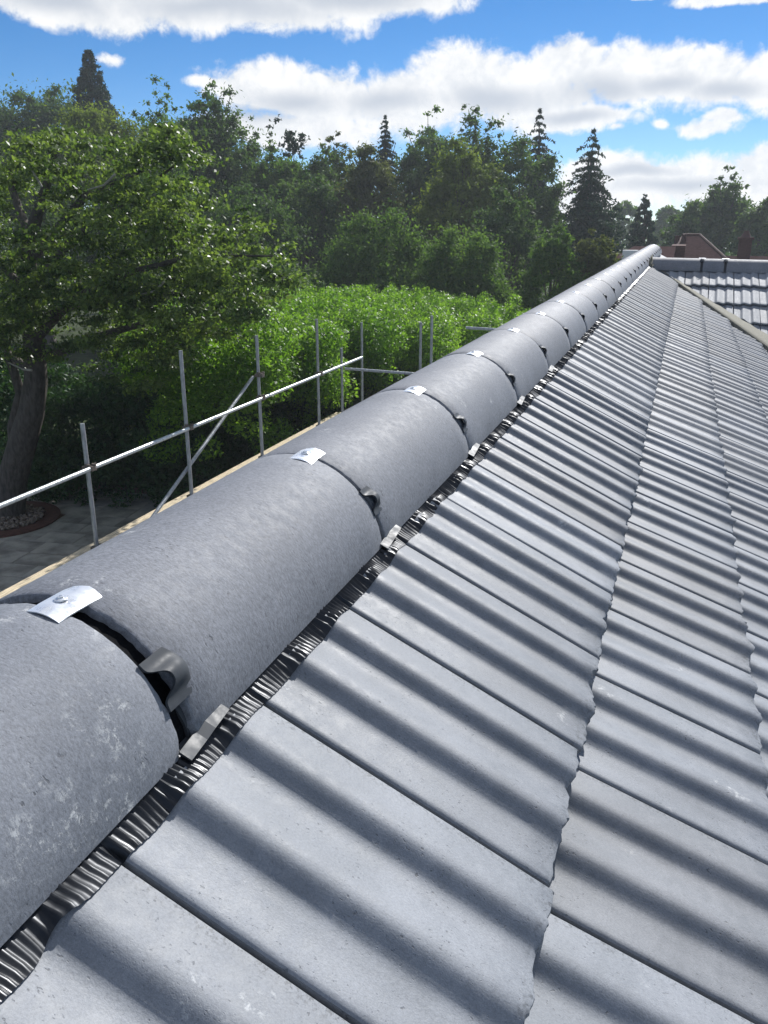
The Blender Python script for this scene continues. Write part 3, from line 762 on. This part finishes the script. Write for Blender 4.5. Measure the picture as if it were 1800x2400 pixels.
def fill_clumps(r, cc, cr, n_leaf, leaf, flat=0.7, up=0.55, aspect=0.6, droop=0.2, soft=False):
    """leaves spread through ellipsoid clumps (centres cc, radii cr), denser towards their upper shells"""
    w = cr**2; idx = r.choice(len(cc), n_leaf, p=w/w.sum())
    v = unit(r, n_leaf); rad = np.abs(r.normal(0, 0.62, n_leaf)) if soft else r.uniform(0.25, 1.0, n_leaf)**0.6
    off = v*rad[:, None]; off[:, 2] *= flat
    C = cc[idx]+off*cr[idx][:, None]
    n = v*0.55+unit(r, n_leaf)*0.6; n[:, 2] += up
    d = unit(r, n_leaf)+v*0.7; d[:, 2] -= droop
    L = leaf*r.uniform(0.6, 1.35, n_leaf)
    tone = np.clip(r.normal(0.5, 0.22, n_leaf)+(r.normal(0, 0.18, len(cc)))[idx], 0, 1)
    return C, d, n, L, L*aspect, tone
def crown_clumps(kind, r, cx, cy, z0, z1, Rx, dens=1.0):
    H = z1-z0; zc = (z0+z1)/2
    if kind == 'round':
        n = int(90*dens); v = unit(r, n); v[:, 2] = np.abs(v[:, 2])*1.15-0.35
        lob = 1+0.16*np.sin(3*np.arctan2(v[:, 1], v[:, 0])+r.uniform(0, 6))+0.12*np.sin(5*v[:, 2]+r.uniform(0, 6))
        q = r.uniform(0.45, 1.0, n)**0.5*lob*0.92
        cc = np.stack([cx+v[:, 0]*Rx*q, cy+v[:, 1]*Rx*q, z0+0.38*H+v[:, 2]*0.60*H*q], 1)
        cr = Rx*r.uniform(0.13, 0.30, n)
    elif kind == 'open':
        n = int(230*dens); v = unit(r, n); v[:, 2] = np.abs(v[:, 2])*1.3-0.4
        q = r.uniform(0.15, 1.05, n)**0.6*(1+0.22*np.sin(4*np.arctan2(v[:, 1], v[:, 0])+r.uniform(0, 6)))
        cc = np.stack([cx+v[:, 0]*Rx*q, cy+v[:, 1]*Rx*q, z0+0.40*H+v[:, 2]*0.62*H*q], 1)
        hh = np.clip((cc[:, 2]-z0)/H, 0, 1)
        cr = Rx*r.uniform(0.12, 0.26, n)*(1.7-0.95*hh)
    elif kind == 'cone':
        n = int(150*dens); h = r.uniform(0, 1, n)**0.8; an = r.uniform(0, 6.283, n)
        rr = Rx*(1-h)**0.75*r.uniform(0.15, 1.0, n)**0.6+0.04*Rx
        cc = np.stack([cx+rr*np.cos(an), cy+rr*np.sin(an), z0+h*H*0.985], 1)
        cr = Rx*(0.22*(1-h)+0.055)
    elif kind == 'tiers':
        L = []; Rr = []
        nl = int(18*dens)
        for i in range(nl):
            h = i/(nl-1); R0 = Rx*(1-h)**0.72*r.uniform(0.85, 1.1)+0.05*Rx
            nb = max(3, int(9*(1-h)+2)); a0 = r.uniform(0, 6.28)
            for b in range(nb):
                an = a0+6.283*b/nb+r.uniform(-.25, .25); ln = R0*r.uniform(0.45, 1.12); jz = r.normal(0, 0.022*H)*(1-h)
                for q in np.linspace(0.12, 1, 7):
                    L.append((cx+math.cos(an)*ln*q, cy+math.sin(an)*ln*q, z0+h*H-0.10*H*q*q*(1-h*0.4)+0.03*H*q+jz)); Rr.append(Rx*(0.15-0.075*q)*(1.1-0.85*h))
        cc = np.array(L); cr = np.array(Rr)
    elif kind == 'weep':
        L = []; Rr = []
        for i in range(int(26*dens)):
            an = r.uniform(0, 6.283); ln = Rx*r.uniform(0.25, 1.0); zt = z0+H*r.uniform(0.45, 1.0)
            for q in np.linspace(0, 1, 8):
                L.append((cx+math.cos(an)*ln*(0.35+0.65*q), cy+math.sin(an)*ln*(0.35+0.65*q), zt-H*0.26*q*q)); Rr.append(Rx*0.10)
        v = unit(r, 40); L += [(cx+p[0]*Rx*0.7, cy+p[1]*Rx*0.7, z0+0.3*H+0.3*H*p[2]) for p in v]; Rr += [Rx*0.2]*40
        cc = np.array(L); cr = np.array(Rr)
    top = (cc[:, 2]+cr*0.6).max(); cc[:, 2] = z0+(cc[:, 2]-z0)*(z1-z0)/(top-z0)
    return cc, np.maximum(cr, 0.05)
TREES = []
def tree(label, kind, cx, ytop, ybot, hw, Y, mat, n_leaf, leaf=0.22, dens=1.0, seed=0, name='tree', group=None, zbot=None, cat='tree', trunk=True, flat=0.7):
    """crown placed by where its top and half width stand in the photograph, at depth Y; trunk goes to the ground"""
    r = np.random.default_rng(100+seed)
    T_ = onY(cx, ytop, Y); B = onY(cx, ybot, Y); E = onY(cx+hw, ytop, Y)
    Rx = float(np.linalg.norm((E-T_)[:2])); z1 = float(T_[2]); z0 = max(0.4, float(B[2])) if zbot is None else zbot
    x, y = float(T_[0]), float(Y)
    root = tag(empty(name, (x, y, 0)), label, cat, group)
    cc, cr = crown_clumps(kind, r, x, y, z0, z1, Rx, dens)
    C, d, n, L, Wd, tone = fill_clumps(r, cc, cr, n_leaf, leaf, flat, 0.35 if kind in ('cone', 'tiers', 'weep') else 0.55, 0.5 if kind in ('round', 'open') else 0.34, 0.2 if kind in ('round', 'open') else 0.5, kind in ('open', 'round'))
    if kind == 'weep': d[:, 2] -= 1.2
    me = leaf_mesh('crown', C-np.array([x, y, 0]), d, n, L, Wd, tone, mat)
    link('crown', me, root, Matrix.Translation((x, y, 0)))
    if trunk:
        H = z1; tp = []
        bend = r.normal(0, 0.02*H, 2)
        tr = 0.022*H+0.03
        top = 0.93 if kind in ('cone', 'tiers', 'weep') else 0.78
        path = [(x+bend[0]*math.sin(q*3), y+bend[1]*math.sin(q*2.3), q*H*top) for q in np.linspace(0, 1, 7)]
        tp.append(tube(path, [tr*(1.25-1.15*q) for q in np.linspace(0, 1, 7)], 7))
        pick = r.choice(len(cc), min(len(cc), 16 if kind != 'open' else 34), replace=False)
        for i in pick:
            e = cc[i]; f = float(np.clip((e[2]-0.25*abs(e[2]-z0)-0.5)/(H*top)*0.85, 0.15, 0.95))
            s_ = np.array(path[int(f*6)]); m_ = (s_+e)/2+np.array([0, 0, 0.06*H*r.uniform(0, 1)])
            tp.append(tube([s_, m_, e], [tr*0.32*(1-f*0.6), tr*0.2*(1-f*0.6), 0.015], 5))
        V, Fc = join(tp); obj('trunk', V, Fc, M['bark'], root, True)
    return root

FAR = 'trees behind the garden'
# back row, left to right
tree('broad dark green wood-edge tree at the far left of the skyline', 'round', -10, 200, 620, 150, 58, M['lf_dark'], 44000, 0.30, 1.5, 1)
tree('dark tree left of the tall pointed conifer with a flat bushy top', 'round', 120, 188, 620, 120, 60, M['lf_dark'], 44000, 0.30, 1.6, 2)
tree('tall dense pointed conifer rising highest above the left skyline', 'cone', 206, 116, 420, 66, 56, M['lf_conifer'], 36000, 0.26, 2.2, 3, 'conifer_tree')
tree('yellow-green bushy tree below the tall pointed conifer', 'round', 225, 232, 640, 150, 44, M['lf_yellow'], 34000, 0.20, 1.5, 4)
tree('loose twiggy tree with a thin see-through top, right of the pointed conifer', 'open', 365, 178, 560, 75, 48, M['lf_mid'], 25500, 0.20, 1.0, 5)
tree('tall dark tree with a feathery leaning top, left of the big cloud', 'open', 492, 196, 640, 105, 46, M['lf_dark'], 44200, 0.22, 1.3, 6)
tree('dark tree with a ragged sloping right side behind the near tree', 'round', 470, 262, 700, 120, 44, M['lf_dark'], 26000, 0.22, 1.2, 7)
tree('thin sparse tree with sky showing through, left of the ragged cedar', 'open', 590, 268, 640, 62, 50, M['lf_dark'], 15300, 0.20, 0.9, 8)
tree('dark ragged cedar with a tufted see-through top against the cloud', 'open', 672, 274, 640, 62, 50, M['lf_conifer'], 13000, 0.24, 0.9, 9, 'cedar_tree')
tree('grey-green tree with a loose rounded top right of the ragged cedar', 'open', 785, 308, 640, 70, 50, M['lf_brown'], 28900, 0.22, 1.1, 10)
tree('slim dark conifer tip poking up above the olive tree', 'tiers', 903, 272, 420, 40, 54, M['lf_conifer'], 9000, 0.22, 0.8, 11, 'conifer_tree')
tree('olive-brown rounded tree below the slim conifer tip', 'round', 868, 335, 680, 95, 46, M['lf_brown'], 26000, 0.21, 1.3, 12)
tree('airy tree with a wide lacy crown in the middle of the skyline', 'open', 1010, 248, 620, 75, 54, M['lf_mid'], 27200, 0.21, 1.1, 13)
tree('tall broad tree with a tufted top beside the lacy crown', 'open', 1115, 240, 640, 105, 52, M['lf_dark'], 44200, 0.22, 1.5, 14)
tree('dark pointed conifer standing behind the big grey-green tree', 'tiers', 1266, 256, 520, 84, 58, M['lf_conifer'], 22000, 0.24, 1.0, 15, 'conifer_tree')
tree('big grey-green domed tree in front of the dark pointed conifer', 'round', 1225, 318, 700, 125, 48, M['lf_dark'], 38000, 0.20, 1.6, 16)
tree('soft yellowish-green tree in the middle of the wood', 'round', 1085, 318, 700, 120, 45, M['lf_yellow'], 34000, 0.19, 1.5, 17)
tree('tall spruce with gappy tiers standing clear against the white cloud', 'tiers', 1392, 304, 590, 122, 52, M['lf_conifer'], 23000, 0.26, 1.0, 18, 'spruce_tree')
tree('dark bush at the foot of the gappy spruce', 'round', 1395, 470, 640, 70, 50, M['lf_conifer'], 14000, 0.22, 1.0, 19)
tree('small dark conifer with a double tip right of the gappy spruce', 'cone', 1514, 456, 610, 42, 58, M['lf_conifer'], 9000, 0.24, 1.0, 20, 'conifer_tree')
tree('rounded gappy tree standing tallest on the right above the brick chimney', 'open', 1712, 386, 600, 78, 68, M['lf_dark'], 18700, 0.27, 1.0, 21)
tree('dark bushy tree behind the brown hipped roof', 'round', 1630, 468, 640, 75, 66, M['lf_dark'], 16000, 0.28, 1.1, 22)
tree('dark bushy tree at the right edge beside the brick chimney', 'round', 1790, 462, 640, 80, 64, M['lf_dark'], 16000, 0.28, 1.1, 23)
tree('pale distant tree on the horizon left of the double-tipped conifer', 'round', 1468, 470, 600, 45, 105, M['lf_mid'], 8000, 0.45, 0.8, 24)
tree('pale distant tree on the horizon right of the double-tipped conifer', 'round', 1570, 484, 600, 40, 110, M['lf_mid'], 8000, 0.45, 0.8, 25)
tree('low distant tree between the double-tipped conifer and the hipped roof', 'round', 1610, 496, 610, 45, 95, M['lf_dark'], 8000, 0.42, 0.8, 26)
tree('mid-green domed tree filling the wood below the ragged cedar', 'round', 655, 338, 700, 105, 47, M['lf_mid'], 34000, 0.20, 1.6, 41)
tree('dark domed tree between the ragged cedar and the olive tree', 'round', 768, 340, 700, 95, 48, M['lf_dark'], 30000, 0.20, 1.5, 42)
tree('green domed tree below the lacy crown in the middle of the skyline', 'round', 985, 312, 700, 100, 50, M['lf_dark'], 34000, 0.20, 1.6, 43)
tree('green domed tree below the thin see-through top left of the skyline', 'round', 385, 268, 700, 120, 46, M['lf_mid'], 36000, 0.20, 1.6, 44)
# middle row
tree('dark tree filling the gap behind the near tree', 'round', 560, 420, 820, 160, 38, M['lf_dark'], 40000, 0.17, 1.6, 31)
tree('deep green tree behind the near tree at the left edge', 'round', 60, 330, 800, 190, 40, M['lf_dark'], 38000, 0.18, 1.6, 32)
tree('dull green tree behind the top of the near tree', 'round', 350, 360, 800, 150, 39, M['lf_mid'], 36000, 0.17, 1.6, 33)
tree('dark shadowed tree below the ragged cedar', 'round', 720, 400, 760, 110, 42, M['lf_dark'], 26000, 0.18, 1.4, 34)
tree('rounded mid-green tree behind the bright laurels', 'round', 905, 468, 800, 175, 35, M['lf_mid'], 60000, 0.14, 2.2, 35)
tree('low spreading green tree behind the laurels, right of the rounded one', 'round', 1090, 520, 800, 150, 34, M['lf_mid'], 48000, 0.14, 2.0, 36)
tree('small brighter green tree beside the ridge, below the domed tree', 'round', 1300, 520, 790, 75, 33, M['lf_mid'], 28000, 0.13, 1.6, 37)
tree('dark tree between the spreading tree and the domed tree', 'round', 1190, 430, 760, 110, 40, M['lf_dark'], 26000, 0.17, 1.4, 38)
tree('small olive tree left of the far end of the ridge', 'open', 1398, 535, 700, 60, 34, M['lf_brown'], 15300, 0.15, 1.0, 39)
woods = []
r = np.random.default_rng(77)
cc = []; cr = []
for i in range(420):
    x = r.uniform(-170, 190); y = r.uniform(75, 175)
    cc.append((x, y, r.uniform(0.5, 5.6))); cr.append(r.uniform(2.2, 4.4))
for i in range(260):
    x = r.uniform(-75, 70); y = r.uniform(62, 72); cc.append((x, y, r.uniform(0.5, 4.2))); cr.append(r.uniform(1.5, 2.6))
C, d, n, L, Wd, tone = fill_clumps(r, np.array(cc), np.array(cr), 60000, 0.75, 0.8, 0.5, 0.6)
w = link('woodland', leaf_mesh('woodland', C, d, n, L, Wd, tone, M['lf_dark'])); tag(w, 'dark low woodland closing the view behind the garden trees', 'woodland', None, 'stuff')

# bright laurel bank and the hedge below it
def shrub_mass(name, label, cat, clumps, n_leaf, leaf, mat, seed, group=None, up=0.6, flat=0.8):
    r = np.random.default_rng(seed)
    cc = np.array([c[:3] for c in clumps]); cr = np.array([c[3] for c in clumps])
    base = Vector((cc[:, 0].mean(), cc[:, 1].mean(), 0))
    root = tag(empty(name, base), label, cat, group)
    C, d, n, L, Wd, tone = fill_clumps(r, cc, cr, n_leaf, leaf, flat, up, 0.5, 0.0)
    link('foliage', leaf_mesh('foliage', C-np.array(base), d, n, L, Wd, tone, mat), root, Matrix.Translation(base))
    return root
r = np.random.default_rng(21)
# hedge: a long clipped body whose shaded face looks at the lens
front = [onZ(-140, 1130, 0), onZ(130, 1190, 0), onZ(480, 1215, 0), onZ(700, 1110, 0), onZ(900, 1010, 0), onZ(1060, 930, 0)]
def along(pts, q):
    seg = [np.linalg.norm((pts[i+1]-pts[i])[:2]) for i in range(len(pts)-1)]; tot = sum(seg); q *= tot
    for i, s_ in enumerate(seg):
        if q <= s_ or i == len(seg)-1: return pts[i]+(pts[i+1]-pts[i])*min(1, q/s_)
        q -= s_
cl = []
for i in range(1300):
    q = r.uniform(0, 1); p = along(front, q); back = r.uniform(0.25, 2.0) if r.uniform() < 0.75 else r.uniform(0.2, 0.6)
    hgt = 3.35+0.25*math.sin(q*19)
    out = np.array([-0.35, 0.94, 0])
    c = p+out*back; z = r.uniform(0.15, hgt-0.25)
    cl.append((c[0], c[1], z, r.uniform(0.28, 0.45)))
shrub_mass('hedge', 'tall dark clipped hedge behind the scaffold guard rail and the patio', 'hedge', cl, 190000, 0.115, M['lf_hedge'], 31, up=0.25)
banks = [('wide bright green laurel right behind the second scaffold standard', (400, 580, 16, 728, 860)), ('bright green laurel behind the third scaffold standard', (560, 720, 19, 700, 840)),
         ('bright green laurel behind the two middle scaffold standards', (690, 860, 22, 690, 800)), ('white-flecked green laurel left of the paired far standards', (840, 980, 24, 690, 790)),
         ('far green laurel against the ridge below the spreading tree', (970, 1180, 27, 700, 780)), ('upper bright laurel crest beneath the rounded mid-green tree', (700, 960, 29, 672, 740))]
for i, (lab, (xa, xb, Y, yt, yb)) in enumerate(banks):
    cl = []
    for _ in range(330):
        px = r.uniform(xa-100, xb+70); Yd = Y+r.uniform(-1.0, 6.5)
        ht_ = max(2.2, onY((xa+xb)/2, yt, Y+3)[2])+0.12*math.sin(px*0.021+i)+0.08*math.sin(px*0.083)
        c = onY(px, yt, Yd); z = ht_-0.35-abs(r.normal(0, 0.9))
        cl.append((c[0], c[1], max(0.4, z), r.uniform(0.32, 0.62)))
    for _ in range(26):     # upright new shoots
        px = r.uniform(xa-40, xb+40); Yd = Y+r.uniform(0, 5); c = onY(px, yt, Yd); hi = max(2.2, onY(px, yt, Y+3)[2])
        for q in range(2): cl.append((c[0], c[1], hi-0.1+0.17*q, 0.22-0.06*q))
    shrub_mass('laurel_bush', lab, 'bush', cl, 90000, 0.10, M['lf_bright'], 60+i, 'laurels behind the scaffold', up=0.7)

# near tree over the patio
def near_tree():
    r = np.random.default_rng(9)
    base = onZ(22, 1226, 0.0); Y0 = base[1]
    root = tag(empty('beech_tree', tuple(base)), 'big leafy tree with a bent bare trunk standing in the pebble bed', 'tree')
    Yt = Y0+0.3
    def P(px, py, dy=0.0): return onY(px, py, Yt+dy)
    trunk_px = [(18, 1232, 46), (30, 1120, 40), (52, 1040, 38), (74, 965, 34), (84, 890, 30), (80, 800, 28), (62, 690, 24), (70, 560, 18), (110, 430, 10), (135, 330, 4)]
    k = 19.5/1981.0
    tp = [tube([P(a, b) for a, b, c in trunk_px], [c*k*0.82 for a, b, c in trunk_px], 12)]
    tp.append(tube([P(40, 1090), P(30, 1000, .2), P(48, 920, .4), P(10, 800, .6), P(-60, 640, .6)], [0.17, 0.12, 0.11, 0.09, 0.05], 8))
    limbs = [[(82, 850), (190, 800), (330, 760), (470, 730), (600, 690)], [(80, 800), (170, 700), (300, 640), (450, 600), (640, 600)], [(64, 690), (170, 560), (300, 470), (420, 380)],
             [(62, 690), (-40, 560), (-120, 430)], [(66, 620), (200, 460), (330, 400), (400, 310)], [(84, 880), (10, 820), (-90, 760)], [(70, 560), (20, 420), (40, 300)], [(76, 760), (220, 690), (420, 690), (560, 760)]]
    for li, lm in enumerate(limbs):
        dy = r.uniform(-2.0, 1.2); n_ = len(lm)
        tp.append(tube([P(a, b, dy*i/(n_-1)) for i, (a, b) in enumerate(lm)], [0.11-0.095*i/(n_-1) for i in range(n_)], 7))
    V, Fc = join(tp); obj('trunk', V, Fc, M['bark'], root, True)
    tw = []
    for a, b, c2, d2 in ((55, 370, 98, 438), (205, 445, 270, 408), (318, 560, 345, 538), (252, 600, 290, 632), (330, 690, 385, 660), (20, 850, 75, 868)):
        p, q = P(a, b, -1.6), P(c2, d2, -1.6); m = (p+q)/2+np.array([0.05, 0, -0.05])
        tw.append(tube([p, m, q], [0.012, 0.018, 0.022], 5))
    obj('bare_twigs', *join(tw), M['bark_pale'], root)
    # flat leafy sprays: dense along the limbs, sagging towards the tips
    cc = []; cr = []
    lobes = [(120, 520, 200, 140, 50), (330, 440, 110, 90, 30), (-80, 560, 170, 200, 40), (280, 620, 250, 130, 60), (470, 560, 150, 110, 34), (560, 650, 150, 60, 26), (180, 760, 220, 90, 34), (420, 730, 170, 70, 30),
             (-40, 780, 120, 90, 24), (30, 390, 90, 50, 14), (620, 610, 80, 60, 12), (330, 860, 130, 60, 14), (430, 470, 60, 150, 16), (110, 345, 55, 55, 9), (385, 335, 50, 60, 8), (240, 370, 80, 50, 9), (60, 700, 150, 80, 26), (210, 690, 160, 70, 26), (340, 800, 150, 60, 18), (-230, 620, 140, 160, 40), (-200, 820, 140, 90, 24)]  # last two lobes, out of view, are added to shade the patio
    for (px, py, rx, ry, n_) in lobes:
        for _ in range(n_):
            a = r.uniform(0, 6.283); q = math.sqrt(r.uniform(0, 1))
            cc.append(P(px+rx*q*math.cos(a), py+ry*q*math.sin(a), r.uniform(-2.4, 2.2))); cr.append(r.uniform(0.25, 0.62))
    C, d, n, L, Wd, tone = fill_clumps(r, np.array(cc), np.array(cr), 130000, 0.088, 0.30, 1.0, 0.62, 0.25, True)
    link('crown', leaf_mesh('crown', C-base, d, n, L, Wd, tone, M['lf_near']), root, Matrix.Translation(Vector(base)))
near_tree()

# ------------------------------------------------------------------ neighbours' houses beyond the roof
def gable_pts(P): return [tuple(p) for p in P]
def neighbour():
    Y = 40.0
    root = tag(empty('neighbour_house', tuple(onY(1630, 600, Y)*np.array([1, 1, 0]))), 'house with a brown hipped tile roof and red brick chimney beyond the far ridge', 'house')
    a = onY(1572, 574, Y); rl = onY(1603, 551, Y+2); rr_ = onY(1640, 552, Y+2); e = onY(1712, 616, Y); ez = e[2]
    x0, x1 = onY(1560, 616, Y)[0], e[0]; y0, y1 = Y-1.2, Y+6
    zr_ = rl[2]; xr0, xr1 = rl[0], rr_[0]; ym = (y0+y1)/2
    V = [(x0, y0, ez), (x1, y0, ez), (x1, y1, ez), (x0, y1, ez), (xr0, ym, zr_), (xr1, ym, zr_)]
    obj('roof', V, [(0, 1, 5, 4), (1, 2, 5), (2, 3, 4, 5), (3, 0, 4), (3, 2, 1, 0)], M['redtile'], root)
    rt = []
    for p, q in ((V[1], V[5]), (V[0], V[4]), (V[4], V[5])): rt.append(tube([p, q], 0.07, 7))
    obj('ridge_tiles', *join(rt), M['pot'], root)
    c = onY(1590, 585, Y-1.0); obj('dormer_cheek', *box((c[0], Y-0.6, c[2]-0.2), (0.55*1.0, 2.2, 0.75)), M['brick'], root)
    # pots seen on the hip end
    for px, py in ((1588, 552), (1604, 549)):
        p = onY(px, py, Y+1.5); obj('chimney_pot', *tube([p-np.array([0, 0, 0.5]), p], [0.13, 0.1], 8), M['pot'], root)
    obj('wall', *box(((x0+x1)/2, (y0+y1)/2, ez/2-0.05), (x1-x0-0.8, y1-y0-0.8, ez-0.1)), M['render'], root)
    # long lower roof to the right with the stack
    z2 = onY(1750, 600, Y+3)[2]; xa, xb = onY(1680, 600, Y+3)[0], onY(1905, 600, Y+3)[0]
    V = [(xa, Y+0.5, ez-0.4), (xb, Y+0.5, ez-0.4), (xb, Y+3, z2), (xa, Y+3, z2), (xb, Y+5.5, ez-0.4), (xa, Y+5.5, ez-0.4)]
    obj('roof', V, [(0, 1, 2, 3), (3, 2, 4, 5), (0, 3, 5), (1, 4, 2), (5, 4, 1, 0)], M['redtile'], root)
    obj('wall', *box(((xa+xb)/2, Y+3, (ez-0.5)/2), (xb-xa-0.5, 4.2, ez-0.5)), M['render'], root)
    L_, R_ = onY(1727, 604, Y+2.4), onY(1757, 604, Y+2.4); T_ = onY(1745, 560, Y+2.4); cx = (L_[0]+R_[0])/2; w_ = R_[0]-L_[0]
    st = obj('chimney', *join([box((cx, Y+2.4, (L_[2]+T_[2])/2-0.3), (w_, w_, T_[2]-L_[2]+0.6)), box((cx, Y+2.4, T_[2]+0.02), (w_+0.12, w_+0.12, 0.10))]), M['brick'], root)
    p1 = onY(1743, 541, Y+2.4)
    obj('chimney_pot', *tube([(cx, Y+2.4, T_[2]+0.05), (cx, Y+2.4, T_[2]+0.2), (cx, Y+2.4, p1[2])], [w_*0.45, w_*0.30, w_*0.18], 9), M['pot'], root, True, 40)
neighbour()
def neighbour2():
    Y = 36.0
    root = tag(empty('bungalow', tuple(onY(1490, 600, Y)*np.array([1, 1, 0]))), 'low brown-roofed bungalow with a white gable behind the ridge end', 'house')
    z1 = onY(1500, 577, Y+2)[2]; z0 = onY(1500, 604, Y)[2]; xa, xb = onY(1440, 600, Y)[0], onY(1580, 600, Y)[0]
    V = [(xa, Y-1, z0), (xb, Y-1, z0), (xb, Y+2, z1), (xa+0.6, Y+2, z1), (xb, Y+5, z0), (xa, Y+5, z0)]
    obj('roof', V, [(0, 1, 2, 3), (3, 2, 4, 5), (0, 3, 5), (1, 4, 2), (5, 4, 1, 0)], M['redtile'], root)
    obj('wall', *box(((xa+xb)/2, Y+2, z0/2-0.05), (xb-xa-0.5, 5.2, z0-0.1)), M['render'], root)
    p = onY(1477, 596, Y-1.3); q = onY(1463, 620, Y-1.3)
    obj('white_gable', *box((p[0], Y-1.3, p[2]-0.4), (0.55, 0.4, 1.1)), M['white'], root)
neighbour2()

# ------------------------------------------------------------------ haze
hv, hf = box((0, 45, 12.5), (440, 350, 27.0))
hz = obj('haze', hv, hf, None); tag(hz, 'thin summer haze lying over the garden and the trees', None, None, 'stuff')
hm = bpy.data.materials.new('haze_air'); hm.use_nodes = True; ht = NT(hm.node_tree); ht.n.clear()
ho = ht.add('ShaderNodeOutputMaterial'); pv = ht.add('ShaderNodeVolumePrincipled')
pv.inputs['Color'].default_value = (0.84, 0.90, 0.97, 1.0); pv.inputs['Density'].default_value = HAZE; pv.inputs['Anisotropy'].default_value = 0.35
ht.l.new(pv.outputs[0], ho.inputs['Volume']); hz.data.materials.append(hm)
